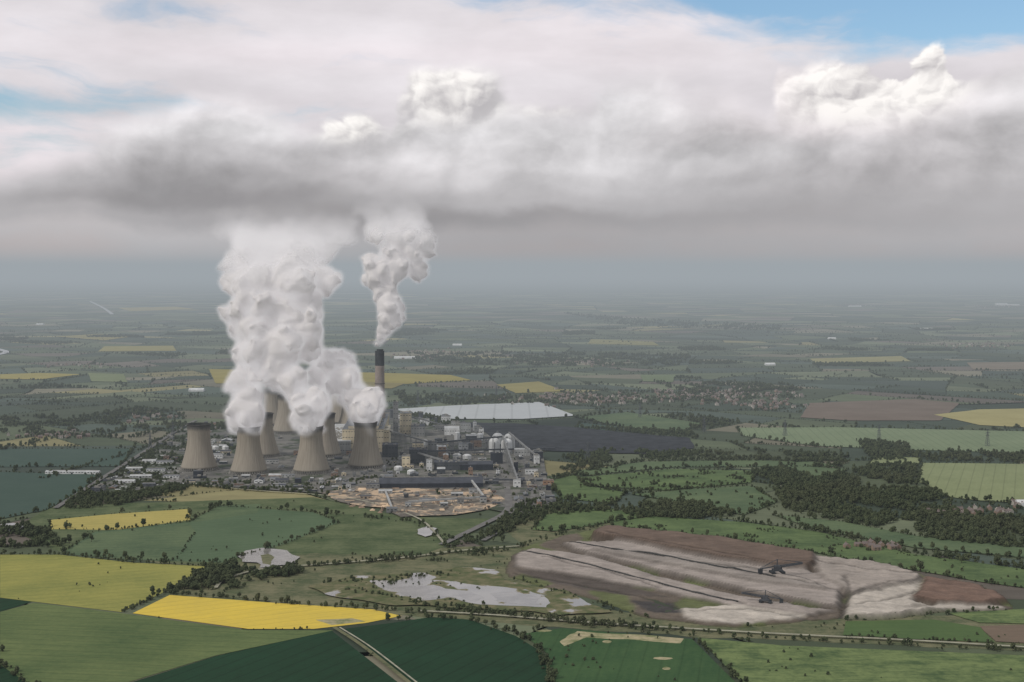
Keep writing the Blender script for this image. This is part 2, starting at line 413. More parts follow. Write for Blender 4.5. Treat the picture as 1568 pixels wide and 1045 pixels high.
for K_, mm in [
  ([(835,790),(900,775),(1000,790),(940,800),(850,815),(815,812)], m_mnd),
  ([(930,800),(1000,792),(1130,800),(1250,815),(1400,850),(1568,882),(1568,912),(1500,892),(1420,878),(1250,848),(1100,823),(940,808)], m_mnd),
  ([(880,722),(985,708),(1150,706),(1250,708),(1290,716),(1160,716),(1030,716),(885,730)], m_g6),
  ([(885,732),(1030,719),(1160,722),(1150,740),(1020,752),(900,745)], m_mnd),
  ([(965,758),(1060,750),(1150,745),(1190,770),(1140,790),(1040,770)], m_g6),
  ([(840,738),(880,728),(895,745),(960,755),(940,772),(860,765)], m_mnd),
  ([(1128,656),(1280,655),(1568,663),(1568,697),(1400,690),(1250,684),(1190,676),(1135,668)], m_g7),
  ([(1340,700),(1410,702),(1408,712),(1330,712)], m_g8),
  ([(1412,710),(1568,712),(1568,775),(1500,768),(1450,762),(1407,738)], m_g8),
  ([(1195,712),(1300,720),(1260,735),(1210,733)], m_g6),
  ([(1185,790),(1290,800),(1400,822),(1568,848),(1568,862),(1400,840),(1250,812)], m_g6),
  ([(890,648),(950,655),(940,662),(880,656)], m_g5),
  ([(880,640),(960,632),(1080,650),(1040,662),(960,656)], m_g6)]:
    patch("grass_field", K_, mm, 4); hedge(K_, 7, .5, .2, True)
def far(name, K_, rgb, rgb2=None):
    D = G(*K_[0])[1]
    patch(name, K_, field_mat(name+"_mat", alb(rgb, D), alb(rgb2 or tuple(v*.88 for v in rgb), D), tram=0, mott=.4), 3)
far("ploughed_field", [(1240,618),(1400,612),(1470,618),(1440,645),(1300,645),(1225,640)], (122,114,108))
far("distant_rape_field", [(1430,636),(1500,628),(1600,626),(1600,657),(1500,652)], (156,150,106))
far("distant_rape_field", [(320,566),(520,570),(690,575),(722,583),(600,590),(330,588)], (148,142,98))
far("distant_rape_field", [(760,590),(825,585),(866,600),(790,603)], (144,139,102))
far("distant_rape_field", [(0,574),(60,572),(125,574),(60,582),(0,581)], (152,146,102))
far("distant_rape_field", [(1240,550),(1380,546),(1395,554),(1250,557)], (146,146,122))
far("distant_rape_field", [(160,531),(265,530),(270,538),(150,539)], (148,147,122))
far("distant_rape_field", [(85,516),(150,512),(210,515),(160,522)], (148,148,128))
far("distant_rape_field", [(180,472),(270,470),(300,474),(200,477)], (158,160,146))
far("distant_rape_field", [(905,520),(1000,524),(1010,530),(900,527)], (144,146,128))
far("distant_rape_field", [(500,583),(620,588),(600,596),(520,594)], (136,131,102))
far("pale_field", [(135,572),(190,574),(195,586),(140,585)], (126,136,114))
far("pale_field", [(980,575),(1035,575),(1030,586),(985,585)], (118,130,112))
far("bare_field", [(1480,556),(1600,555),(1600,567),(1490,567)], (134,130,124))
# water and lagoons
wm, nt, b = newmat("pond_water"); p_, _x = pos(nt)
b.inputs['Roughness'].default_value = 0.15; b.inputs['Specular IOR Level'].default_value = 0.6
nt.links.new(mixc(nt, nz(nt, p_, .03, 4, .6).sstep(.35, .65), (.21,.20,.19), (.30,.285,.27)), b.inputs['Base Color'])
def wetland(name, thr, sc=1/44, bright=1.0):
    m, nt, b = newmat(name); p_, (x, y, z) = pos(nt)
    n = nz(nt, vec(nt, x*sc*.7, y*sc*.6), 1, 4, .5); w = n.sstep(thr, thr+.02); n2 = nz(nt, p_, .05, 4, .65)
    land = mixc(nt, n2.sstep(.35, .7), alb((78,88,56), D2), alb((112,106,78), D2))
    shore = (n.sstep(thr-.03, thr)); land = mixc(nt, shore*.5, land, alb((140,128,106), D2))
    wat = mixc(nt, nz(nt, p_, .015, 2, .5).sstep(.3, .7), (.24,.235,.23), (.34,.325,.31))
    nt.links.new(mixc(nt, w, land, wat), b.inputs['Base Color']); nt.links.new((1.0-w*.82).s, b.inputs['Roughness']); nt.links.new((w*.5+.1).s, b.inputs['Specular IOR Level'])
    return m
m_wet = wetland("wetland_lagoon", .43); m_wet2 = wetland("wetland_marsh", .58)
patch("marsh_ground", [(470,900),(545,884),(640,880),(700,872),(765,874),(770,890),(870,910),(900,925),(940,940),(860,944),(740,936),(600,928),(520,918)], m_wet2, 10, seg=12)
patch("pond", [(362,853),(375,845),(405,841),(440,846),(457,855),(452,866),(425,868),(400,871),(392,864),(372,862)], wm, 7, seg=8)
patch("reed_bed", [(398,852),(412,850),(420,856),(412,868),(400,866)], m_rough, 5, ex=False, seg=6)
patch("pond", [(640,813),(655,808),(672,811),(668,819),(650,824),(640,820)], wm, 4, seg=8)
patch("lagoon", [(566,891),(605,894),(650,888),(700,892),(745,902),(800,904),(840,914),(835,933),(780,931),(738,929),(690,919),(640,921),(606,914),(575,904)], m_wet, 14, seg=9)
patch("lagoon_pool", [(600,904),(630,899),(665,898),(680,905),(720,908),(742,916),(730,925),(692,917),(650,918),(612,912)], wm, 12, seg=6)
patch("lagoon_pool", [(752,910),(790,908),(826,916),(830,929),(790,930),(756,924)], wm, 12, seg=6)
patch("pond", [(0,805),(20,803),(38,806),(28,815),(0,817)], wm, 3, seg=10)

# ---- ash disposal site : one relief mesh
D = 2150
AS = lambda *rgb: np.array(alb(rgb, D, .95))
zones = [
 ([(772,866),(800,838),(862,820),(935,806),(1100,825),(1250,850),(1350,862),(1420,882),(1500,894),(1552,926),(1545,936),(1440,934),(1380,944),(1240,950),(1130,962),(1060,955),(985,945),(940,928),(900,916),(850,904),(778,884)], 2, AS(98,90,82)),
 ([(786,852),(815,840),(900,850),(1000,880),(1130,912),(1280,935),(1225,944),(1140,932),(1010,905),(900,885),(790,868)], 6, AS(140,132,127)),
 ([(862,831),(960,829),(1100,851),(1235,873),(1290,900),(1280,930),(1160,908),(1000,872),(880,842)], 10, AS(141,133,128)),
 ([(900,842),(1000,848),(1120,866),(1230,886),(1270,905),(1160,892),(1020,866)], 14, AS(134,127,122)),
 ([(925,807),(1100,825),(1250,849),(1245,868),(1180,868),(1060,848),(960,827),(900,818)], 18, AS(100,87,79)),
 ([(1245,853),(1345,862),(1415,882),(1405,895),(1340,905),(1300,908),(1250,880)], 13, AS(142,134,128)),
 ([(1300,912),(1350,905),(1412,890),(1395,920),(1445,932),(1380,942),(1290,944)], 8, AS(162,155,147)),
 ([(1418,884),(1500,896),(1545,918),(1480,928),(1398,916)], 10, AS(108,90,81)),
 ([(1040,932),(1130,928),(1240,944),(1130,956),(1060,950)], 4, AS(164,157,149)),
 ([(1380,936),(1440,926),(1530,928),(1545,934),(1440,934)], 4, AS(162,155,147)),
 ([(965,920),(1035,924),(1045,940),(990,937)], 1, AS(70,68,68)),
 ([(785,872),(860,880),(960,898),(1030,916),(960,913),(850,895)], 2, AS(84,78,74)),
]
zw = [([G(q[0], q[1], h*.7) for q in pxs], h, c) for pxs, h, c in zones]
lines = [[(800,840),(900,862),(1000,888),(1060,904),(1140,922)], [(862,828),(960,846),(1100,872),(1200,890),(1296,908)], [(790,872),(900,892),(1000,912),(1045,928)], [(900,838),(1050,862),(1180,880),(1260,895)], [(1300,910),(1345,900),(1412,886)], [(1292,885),(1302,908),(1285,940)], [(1060,930),(1150,928),(1240,942)], [(830,850),(930,872),(1010,898)], [(925,822),(1060,846),(1180,868),(1245,868)], [(1250,862),(1330,876),(1410,882)], [(1310,925),(1370,915),(1400,905)]]
xs_ = [q[0] for q in zw[0][0]]; ys_ = [q[1] for q in zw[0][0]]
gs_ = 4.0; gxn = np.arange(min(xs_)-20, max(xs_)+20, gs_); gyn = np.arange(min(ys_)-20, max(ys_)+20, gs_)
XX, YY = np.meshgrid(gxn, gyn)
def pipv(poly, XX, YY):
    c = np.zeros(XX.shape, bool); j = len(poly)-1
    for i in range(len(poly)):
        xi, yi = poly[i][0], poly[i][1]; xj, yj = poly[j][0], poly[j][1]
        if yi != yj: c ^= ((yi > YY) != (yj > YY)) & (XX < (xj-xi)*(YY-yi)/(yj-yi)+xi)
        j = i
    return c
NX = np.zeros(XX.shape); NY = NX.copy(); N3 = NX.copy(); N4 = NX.copy(); RG = NX.copy(); N5 = NX.copy()
for i in range(XX.shape[0]):
    for j in range(XX.shape[1]):
        x, y = XX[i, j], YY[i, j]
        NX[i, j] = noise.noise((x/45, y/45, 1))*6+noise.noise((x/15, y/15, 2))*3; NY[i, j] = noise.noise((x/45, y/45, 5))*8+noise.noise((x/15, y/15, 6))*4
        N3[i, j] = noise.fractal((x/50, y/50, 9), 1, 2, 4); N4[i, j] = noise.fractal((x/25+y/90, y/14, 3), 1, 2, 3); RG[i, j] = noise.voronoi((x/14, y/20, 0))[0][0]
        N5[i, j] = noise.noise((x/60, y/80, 22))
WX, WY = XX+NX, YY+NY
Z = np.full(XX.shape, -2.0); CC = np.zeros(XX.shape+(3,)); CC[:] = AS(88,96,64)
for k, (poly, h, c) in enumerate(zw):
    mk = pipv(poly, WX, WY); Z[mk] = h; CC[mk] = c
    if k == 0:
        inner = mk & (N5 > .16); CC[inner] = AS(92,98,68)
def blur(A, n):
    for _ in range(n):
        A = (A+np.roll(A, 1, 0)+np.roll(A, -1, 0)+np.roll(A, 1, 1)+np.roll(A, -1, 1))/5
    return A
Zb = blur(Z, 1); Cb = np.stack([blur(CC[..., i], 1) for i in range(3)], -1)
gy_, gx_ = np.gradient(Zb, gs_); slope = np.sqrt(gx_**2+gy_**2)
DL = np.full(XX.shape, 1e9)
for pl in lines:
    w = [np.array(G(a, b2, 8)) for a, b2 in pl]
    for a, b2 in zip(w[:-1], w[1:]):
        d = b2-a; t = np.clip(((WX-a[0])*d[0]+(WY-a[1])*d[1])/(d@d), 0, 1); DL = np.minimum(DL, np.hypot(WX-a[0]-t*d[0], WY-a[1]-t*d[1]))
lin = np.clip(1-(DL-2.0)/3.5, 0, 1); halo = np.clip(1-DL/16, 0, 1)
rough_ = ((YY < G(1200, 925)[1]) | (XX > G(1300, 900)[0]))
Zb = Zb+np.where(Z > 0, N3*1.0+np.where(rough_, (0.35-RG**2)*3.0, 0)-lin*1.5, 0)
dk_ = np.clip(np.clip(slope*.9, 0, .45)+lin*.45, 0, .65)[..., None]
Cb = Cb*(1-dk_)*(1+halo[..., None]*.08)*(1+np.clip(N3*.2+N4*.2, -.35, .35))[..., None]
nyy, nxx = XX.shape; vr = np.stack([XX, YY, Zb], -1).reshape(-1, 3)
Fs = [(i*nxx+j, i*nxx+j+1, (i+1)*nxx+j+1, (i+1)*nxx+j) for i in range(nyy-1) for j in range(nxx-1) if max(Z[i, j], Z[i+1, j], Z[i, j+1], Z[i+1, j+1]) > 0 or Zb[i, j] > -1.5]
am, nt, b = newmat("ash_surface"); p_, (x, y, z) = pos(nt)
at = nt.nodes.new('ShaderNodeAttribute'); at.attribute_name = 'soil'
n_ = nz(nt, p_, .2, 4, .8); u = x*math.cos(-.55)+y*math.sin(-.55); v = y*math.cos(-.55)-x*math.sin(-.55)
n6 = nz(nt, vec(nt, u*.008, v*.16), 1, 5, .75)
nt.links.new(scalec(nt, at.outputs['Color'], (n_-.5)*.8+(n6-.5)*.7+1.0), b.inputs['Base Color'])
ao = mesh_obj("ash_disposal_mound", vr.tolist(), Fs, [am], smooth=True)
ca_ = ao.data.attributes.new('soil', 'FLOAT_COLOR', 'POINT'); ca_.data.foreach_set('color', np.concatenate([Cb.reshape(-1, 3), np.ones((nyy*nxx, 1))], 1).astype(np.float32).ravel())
excl.append(np.array(zw[0][0]))
def zat(x, y):
    i = int(round((y-gyn[0])/gs_)); j = int(round((x-gxn[0])/gs_))
    return Zb[i, j] if 0 <= i < nyy and 0 <= j < nxx else 0
m_belt = plain_mat("conveyor_dark", (0.06, 0.06, 0.06), .3, .1)
for pl in ([(800,840),(900,862),(1000,888),(1060,904),(1140,922)], [(862,828),(960,846),(1100,872),(1200,890)]):
    w = [Vector(G(a, b2, 8)) for a, b2 in pl]; pts = []
    for i in range(len(w)-1): pts += [w[i].lerp(w[i+1], k/8) for k in range(8)]
    V, Fs = [], []
    for i, q in enumerate(pts):
        d = (pts[min(len(pts)-1, i+1)]-pts[max(0, i-1)]).normalized(); n = Vector((-d.y, d.x)); z0 = max(2, zat(q.x, q.y))
        for s, zz in ((-1.5, -2), (-1.2, 1.8), (1.2, 1.8), (1.5, -2)): V.append((q.x+n.x*s, q.y+n.y*s, z0+zz))
        if i: Fs += [(4*i-4+k, 4*i-4+k+1, 4*i+k+1, 4*i+k) for k in range(3)]
    mesh_obj("ash_conveyor", V, Fs, [m_belt])

# power station ground
pm, nt, b = newmat("plant_hardstanding"); p_, (x, y, z) = pos(nt)
vo = nt.nodes.new('ShaderNodeTexVoronoi'); vo.distance = 'CHEBYCHEV'; vo.inputs['Scale'].default_value = 1/34
nt.links.new(p_, vo.inputs['Vector'])
bw = nt.nodes.new('ShaderNodeSeparateColor'); nt.links.new(vo.outputs['Color'], bw.inputs[0])
f = X(nt, bw.outputs[0])*.6+nz(nt, p_, .05, 5, .7)*.6-.1
cpl = mixc(nt, f.clamp(), (.085,.088,.088), (.23,.22,.20))
leftx = 1.0-x.sstep(-900, -700)
cpl = mixc(nt, (nz(nt, p_, .011, 4, .65)+leftx*.10).sstep(.54, .60)*.9, cpl, (.055,.072,.042))
nt.links.new(cpl, b.inputs['Base Color'])
plantpx = [(120,772),(165,738),(222,698),(288,655),(420,638),(610,632),(640,645),(700,645),(745,665),(775,692),(832,700),(838,740),(852,772),(800,792),(740,780),(640,770),(560,768),(490,757),(380,750),(290,742),(240,748),(150,762)]
patch("power_station_yard", plantpx, pm)
patch("coal_stockyard", [(700,648),(790,650),(885,656),(960,664),(1055,672),(1064,688),(1000,697),(900,694),(840,692),(770,688),(745,664)], plain_mat("coal", (.035,.038,.045), .35, .03), 6)
patch("ash_lagoon", [(598,628),(700,622),(826,617),(882,638),(800,643),(690,643)], field_mat("lagoon_pale", alb((168,173,177), 4800), alb((154,160,164), 4800), tram=.15, mott=.3, period=60, ang=90))
ym, nt, b = newmat("timber_yard"); p_, (x, y, z) = pos(nt)
na_ = nz(nt, p_, .016, 5, .7); nb_ = nz(nt, p_, .09, 4, .7)
cy = mixc(nt, nb_.sstep(.35, .65), alb((124,117,108), 3050), alb((98,94,88), 3050))
cy = mixc(nt, na_.sstep(.50, .58), cy, alb((178,154,126), 3050)); cy = mixc(nt, na_.sstep(.46, .40)*.6, cy, alb((84,80,76), 3050))
nt.links.new(cy, b.inputs['Base Color'])
patch("biomass_yard", [(488,756),(560,746),(640,750),(745,750),(778,768),(750,780),(700,790),(610,794),(590,780),(530,774)], ym, 8)
m_sand2 = plain_mat("chip_pile", alb((188,162,132), 3050), .25, .05)
m_road = plain_mat("road_asphalt", (.17,.165,.16), .2, .05)
m_track = plain_mat("gravel_track", alb((142,140,122), 1900), .25, .05)
strip("access_road", [(676,836),(740,805),(775,785),(778,760),(768,700),(762,680)], 14, m_road)
strip("access_road", [(740,830),(790,800),(812,780),(815,745),(800,700)], 10, m_road)
strip("railway", [(85,780),(150,738),(215,697),(275,658),(300,645)], 12, m_road)
strip("lane", [(330,903),(345,890),(400,874),(500,866),(620,856),(700,846),(800,838)], 6, m_track)
strip("lane", [(640,938),(760,945),(900,956),(1060,966),(1200,974),(1400,984),(1600,996)], 6, m_track)
strip("farm_track", [(512,964),(560,996),(640,1060)], 6, m_rough)
strip("farm_track", [(520,964),(570,996),(652,1060)], 2.5, m_track)
strip("lane", [(1195,745),(1192,757),(1205,768),(1208,775)], 7, m_track)
strip("lane", [(290,742),(380,752),(490,760),(560,770),(640,796),(680,834)], 5, m_track)
strip("river", [(138,462),(158,472),(172,482)], 40, wm)
strip("river", [(-5,535),(10,540),(-8,545)], 40, wm)

# ---------------------------------------------------------------- cooling towers
tm, nt, b = newmat("tower_concrete")
tcn = nt.nodes.new('ShaderNodeTexCoord'); s3 = nt.nodes.new('ShaderNodeSeparateXYZ'); nt.links.new(tcn.outputs['Object'], s3.inputs[0])
x, y, z = [X(nt, s3.outputs[i]) for i in range(3)]
ang = x._m('ARCTAN2', y)
st_ = nz(nt, vec(nt, ang._m('SINE')*14.0, ang._m('COSINE')*14.0, z*0.02), 1, 6, .7)
bl = nz(nt, tcn.outputs['Object'], .03, 5, .6)
c1 = mixc(nt, st_.sstep(.3, .7), (.27,.24,.20), (.38,.34,.285))
dark = (z+(st_-.5)*22+(bl-.5)*14).sstep(95, 108)
c1 = mixc(nt, dark*.85, c1, (.075,.075,.077))
c1 = mixc(nt, (1.0-z.sstep(8, 34))*.5, c1, (.32,.295,.25))
rib = (ang*(60/math.pi))._m('FRACT'); rib = (rib-.5)._m('ABSOLUTE').sstep(.3, .5)
c1 = scalec(nt, c1, 1.0-rib*.08)
nt.links.new(c1, b.inputs['Base Color'])
ti = plain_mat("tower_inside", (.05,.05,.05))
m_conc = plain_mat("concrete", (.28,.27,.25), .2, .1)
def tower_mesh():
    bm = bmesh.new(); N = 96; rt, zt, bb = 26.8, 89.0, 61.0
    rad = lambda z: rt*math.sqrt(1+((z-zt)/bb)**2)
    zs = list(np.linspace(9, 112, 30)); rings = []
    prof = [(rad(z), z) for z in zs]+[(rad(112)+1.0, 112.2), (rad(114)+1.0, 114), (rad(114)-.8, 114)]+[(rad(z)-.9, z) for z in reversed(zs)]
    for r, z in prof:
        rings.append([bm.verts.new((r*math.cos(2*math.pi*i/N), r*math.sin(2*math.pi*i/N), z)) for i in range(N)])
    K = len(rings)
    for k in range(K):
        for i in range(N):
            f = bm.faces.new((rings[k][i], rings[k][(i+1) % N], rings[(k+1) % K][(i+1) % N], rings[(k+1) % K][i]))
            f.smooth = True; f.material_index = 0 if k < 32 else 1
    for i in range(48):
        for s in (-1, 1):
            a0 = 2*math.pi*i/48; a1 = a0+s*math.pi/48
            p0 = Vector((49*math.cos(a0), 49*math.sin(a0), 0.4)); p1 = Vector((rad(9)*math.cos(a1), rad(9)*math.sin(a1), 9.2))
            d = (p1-p0); L = d.length
            M = Matrix.Translation((p0+p1)/2) @ d.to_track_quat('Z', 'Y').to_matrix().to_4x4()
            r = bmesh.ops.create_cone(bm, cap_ends=True, segments=6, radius1=.6, radius2=.6, depth=L, matrix=M)
            for v in r['verts']:
                for f in v.link_faces: f.material_index = 2
    A = [[bm.verts.new((r*math.cos(2*math.pi*i/N), r*math.sin(2*math.pi*i/N), z)) for i in range(N)] for r, z in ((53, 0), (53, 2.2), (52, 2.2), (52, .8))]
    for k in range(3):
        for i in range(N): bm.faces.new((A[k][i], A[k][(i+1) % N], A[k+1][(i+1) % N], A[k+1][i])).material_index = 2
    bm.faces.new(A[3]).material_index = 1
    r = bmesh.ops.create_cone(bm, cap_ends=True, segments=48, radius1=40, radius2=40, depth=8, matrix=Matrix.Translation((0, 0, 5.2)))
    for v in r['verts']:
        for f in v.link_faces: f.material_index = 1
    me = bpy.data.meshes.new("cooling_tower"); bm.to_mesh(me); bm.free()
    for m in (tm, ti, m_conc): me.materials.append(m)
    return me
tme = tower_mesh()
TP = [(305,721),(381,726),(477,725),(560,717),(402,700),(497,700),(418,652),(440,664),(466,652),(521,650),(538,662),(492,664)]
TW = []
for i, (px, py) in enumerate(TP):
    w = G(px, py); o = link(bpy.data.objects.new("cooling_tower", tme)); o.location = (w[0], w[1], .6); o.rotation_euler[2] = i*.7
    TW.append(w)

# ---------------------------------------------------------------- chimney
def lathe(bm, prof, N, c=(0, 0), mi=0, cap=True):
    A = [[bm.verts.new((c[0]+r*math.cos(2*math.pi*i/N), c[1]+r*math.sin(2*math.pi*i/N), z)) for i in range(N)] for r, z in prof]
    for k in range(len(prof)-1):
        for i in range(N):
            f = bm.faces.new((A[k][i], A[k][(i+1) % N], A[k+1][(i+1) % N], A[k+1][i])); f.material_index = mi
    if cap: bm.faces.new(A[-1]).material_index = mi
def box(bm, x0, x1, y0, y1, z0, z1, mi=0, M=None):
    vs = [bm.verts.new(v) for v in ((x0,y0,z0),(x1,y0,z0),(x1,y1,z0),(x0,y1,z0),(x0,y0,z1),(x1,y0,z1),(x1,y1,z1),(x0,y1,z1))]
    if M is not None:
        for v in vs: v.co = M @ v.co
    for q in ((3,2,1,0),(4,5,6,7),(0,1,5,4),(1,2,6,5),(2,3,7,6),(3,0,4,7)):
        bm.faces.new([vs[k] for k in q]).material_index = mi
def beam(bm, p0, p1, r, mi=0):
    p0, p1 = Vector(p0), Vector(p1); d = p1-p0
    M = Matrix.Translation((p0+p1)/2) @ d.to_track_quat('Z', 'Y').to_matrix().to_4x4()
    box(bm, -r, r, -r, r, -d.length/2, d.length/2, mi, M)
def finish(bm, name, mats, loc=(0, 0, 0), rot=0):
    me = bpy.data.meshes.new(name); bm.to_mesh(me); bm.free()
    for m in mats: me.materials.append(m)
    o = link(bpy.data.objects.new(name, me)); o.location = loc; o.rotation_euler[2] = rot; return o
m_brick = plain_mat("chimney_concrete", alb((136,126,122), 4090), .12, .05)
m_soot = plain_mat("soot", (.05,.055,.062), .3, .1)
w = G(582, 673); bm = bmesh.new()
lathe(bm, [(18, 0), (15.5, 60), (13.8, 130), (13.2, 212)], 40, mi=0, cap=False)
lathe(bm, [(13.2, 212), (13.2, 252), (13.8, 252.2), (13.8, 254), (12.0, 254), (12, 250)], 40, mi=1)
for i in range(3):
    a = i*2.09+.3; lathe(bm, [(4.6, 248), (4.6, 259), (3.9, 259), (3.9, 250)], 20, (6.2*math.cos(a), 6.2*math.sin(a)), 1)
for zz in (80, 160):
    e = 0 if zz > 150 else 2; lathe(bm, [(13.6+e, zz), (15.0+e, zz), (15.0+e, zz+1.2), (13.5, zz+1.2)], 40, mi=1, cap=False)
finish(bm, "chimney_stack", [m_brick, m_soot], (w[0], w[1], .6))

# ---------------------------------------------------------------- buildings
mc = {}
def bmat(rgb, D=3500, nm="cladding"):
    k = (rgb, nm)
    if k not in mc: mc[k] = plain_mat(nm, alb(rgb, D), .18, .06, streak=True)
    return mc[k]
m_glass = plain_mat("window_glass", (.04,.05,.06), .2, .1, .3)
occ = [(x, y, 56) for x, y in TW]
def building(name, X0, Y0, w, d, h, wall, roof, style='flat', rot=3.0, steps=(), bands=True):
    bm = bmesh.new(); hw = w/2
    if style == 'flat':
        box(bm, -hw, hw, 0, d, 0, h, 0); box(bm, -hw-.4, hw+.4, -.4, d+.4, h, h+.5, 1)
        box(bm, -hw, hw, 0, .5, h+.5, h+1.4, 0); box(bm, -hw, hw, d-.5, d, h+.5, h+1.4, 0)
        for i in range(max(2, int(w*d/500))):
            a = R.uniform(-hw*.8, hw*.8); c = R.uniform(.15, .85)*d; s = R.uniform(1.5, 4)
            box(bm, a-s, a+s, c-s, c+s, h+.52, h+.5+R.uniform(1.5, 4), 2)
    elif style == 'gable':
        r = min(w, d)*.16
        if w >= d: P_ = [(-hw,0,0),(hw,0,0),(hw,d,0),(-hw,d,0),(-hw,0,h),(hw,0,h),(hw,d,h),(-hw,d,h),(-hw,d/2,h+r),(hw,d/2,h+r)]; fs = [((0,1,5,4),0),((2,3,7,6),0),((1,2,6,9,5),0),((3,0,4,8,7),0),((4,5,9,8),1),((6,7,8,9),1)]
        else: P_ = [(-hw,0,0),(hw,0,0),(hw,d,0),(-hw,d,0),(-hw,0,h),(hw,0,h),(hw,d,h),(-hw,d,h),(0,0,h+r),(0,d,h+r)]; fs = [((0,1,5,8,4),0),((2,3,7,9,6),0),((1,2,6,5),0),((3,0,4,7),0),((5,6,9,8),1),((7,4,8,9),1)]
        vs = [bm.verts.new(v) for v in P_]
        for q, mi in fs: bm.faces.new([vs[k] for k in q]).material_index = mi
        if w >= d: box(bm, -hw*.9, hw*.9, d/2-.8, d/2+.8, h+r-.6, h+r+.8, 2)
        else: box(bm, -.8, .8, d*.05, d*.95, h+r-.6, h+r+.8, 2)
    if bands:
        n = max(1, int(h/14))
        for k in range(n):
            zz = h*(k+.6)/n
            L = max(2, int(w/7))
            for j in range(L):
                a = -hw+(j+.22)*w/L; b2 = -hw+(j+.78)*w/L
                if zz+1.6 < h: box(bm, a, b2, -.12, .1, zz, zz+1.6, 3)
            L = max(2, int(d/9))
            for j in range(L):
                a = (j+.25)*d/L; b2 = (j+.75)*d/L
                if zz+1.6 < h: box(bm, hw-.1, hw+.12, a, b2, zz, zz+1.6, 3)
        box(bm, -2.2, 2.2, -.2, .1, 0, min(4.5, h*.7), 3)
    for (x0, x1, y0, y1, z0, z1) in steps: box(bm, x0, x1, y0, y1, z0, z1, 0); box(bm, x0-.3, x1+.3, y0-.3, y1+.3, z1, z1+.5, 1)
    return finish(bm, name, [wall, roof, m_conc, m_glass], (X0, Y0, .6), math.radians(rot))
cream = bmat((190,178,152), 3900); creamd = bmat((150,146,134), 3900); grey = bmat((118,120,122), 3600); dgrey = bmat((84,88,94), 3400); dk = bmat((66,70,78), 3400)
white = bmat((186,188,190), 3500); lgrey = bmat((150,152,153), 3500); roofg = bmat((104,108,114), 3500, "roof"); roofd = bmat((78,82,90), 3500, "roof"); roofw = bmat((162,165,168), 3700, "roof")
tanw = bmat((150,134,116), 3400)
def bpx(name, px, py, w, d, h, wall, roof, **k):
    q = G(px, py); occ.append((q[0], q[1]+d/2, max(w, d)/2*.8+8)); return building(name, q[0], q[1], w, d, h, wall, roof, **k)
bpx("boiler_house", 556, 694, 110, 420, 62, cream, roofg, steps=[(-40,40,20,400,62.5,70)])
bpx("boiler_house_annexe", 588, 692, 28, 120, 56, cream, creamd)
bpx("turbine_hall", 516, 697, 70, 430, 34, lgrey, roofw)
bpx("turbine_hall", 476, 697, 40, 430, 22, grey, roofw)
bpx("bunker_house", 621, 666, 34, 60, 62, cream, roofg)
bpx("lift_tower", 606, 668, 15, 18, 98, grey, roofd)
bpx("gas_treatment_building", 640, 670, 40, 80, 30, grey, roofd)
bpx("absorber_building", 597, 702, 40, 60, 32, dgrey, roofd)
bpx("conveyor_tower", 640, 712, 44, 50, 36, dgrey, roofd)
bpx("crusher_house", 662, 708, 22, 30, 50, grey, roofd)
bpx("mill_building", 690, 722, 80, 45, 20, dgrey, roofd)
bpx("storage_shed", 660, 749, 232, 60, 12, dk, roofd, style='gable')
bpx("storage_shed", 730, 722, 80, 40, 16, dk, roofd, style='gable')
bpx("gypsum_store", 692, 668, 44, 34, 22, white, roofw, style='gable')
bpx("pump_house", 712, 690, 34, 26, 16, white, roofg)
bpx("workshop", 640, 742, 60, 30, 10, grey, roofg, style='gable')
bpx("fuel_building", 800, 700, 40, 30, 18, lgrey, roofw)
bpx("long_greenhouse", 110, 727, 130, 16, 6, white, roofw, style='gable', rot=-2)
bpx("transfer_house", 792, 748, 16, 18, 18, white, roofg)
bpx("transfer_house", 822, 712, 14, 14, 22, white, roofg)
bpx("office_building", 840, 745, 24, 14, 12, bmat((150,120,100), 3300), roofg)
for px, py, w_, d_, h_ in ((600,786,22,12,9),(655,770,34,12,7),(700,762,26,12,8),(560,766,24,12,7),(740,772,14,12,14),(625,778,12,10,10),(590,758,30,16,8),(680,778,16,10,9),(725,758,20,14,11)): bpx("timber_store", px, py, w_, d_, h_, R.choice([tanw, grey, lgrey]), R.choice([roofg, roofd, roofw]), style='gable')
for px, py, w_, d_ in ((190,742,46,18),(215,734,50,16),(238,724,44,16),(205,722,40,14),(252,712,40,18),(228,710,34,14),(262,734,36,14)): bpx("works_shed", px, py, w_, d_, 7, R.choice([white, lgrey]), R.choice([roofw, roofw, roofg]), style='gable')
for px, py in ((757,694),(776,695),(762,686),(780,687)):
    q = G(px, py); bm = bmesh.new(); r = 15
    lathe(bm, [(r, 0), (r, 28)]+[(r*math.cos(a), 28+r*.85*math.sin(a)) for a in np.linspace(.15, 1.4, 8)], 32)
    for f in bm.faces: f.smooth = True
    lathe(bm, [(3, 40), (3, 45)], 12, mi=1); box(bm, -2, 2, -16.5, -14.5, 0, 30, 1)
    finish(bm, "storage_dome", [white, grey], (q[0], q[1], .6)); occ.append((q[0], q[1], 18))
for px, py, r, h in ((650,683,9,14),(668,690,8,12),(700,704,11,12),(715,705,11,12),(725,676,9,20),(735,676,9,20),(610,722,10,10),(630,728,10,10),(700,676,8,24),(330,690,9,10),(345,690,9,10)):
    q = G(px, py); bm = bmesh.new(); lathe(bm, [(r, 0), (r, h), (r*.6, h+r*.25), (.8, h+r*.32)], 28)
    for i in range(6): box(bm, r*math.cos(i)-.3, r*math.cos(i)+.3, r*math.sin(i)-.3, r*math.sin(i)+.3, 0, h+1, 1)
    finish(bm, "storage_tank", [white, grey], (q[0], q[1], .6)); occ.append((q[0], q[1], r+4))
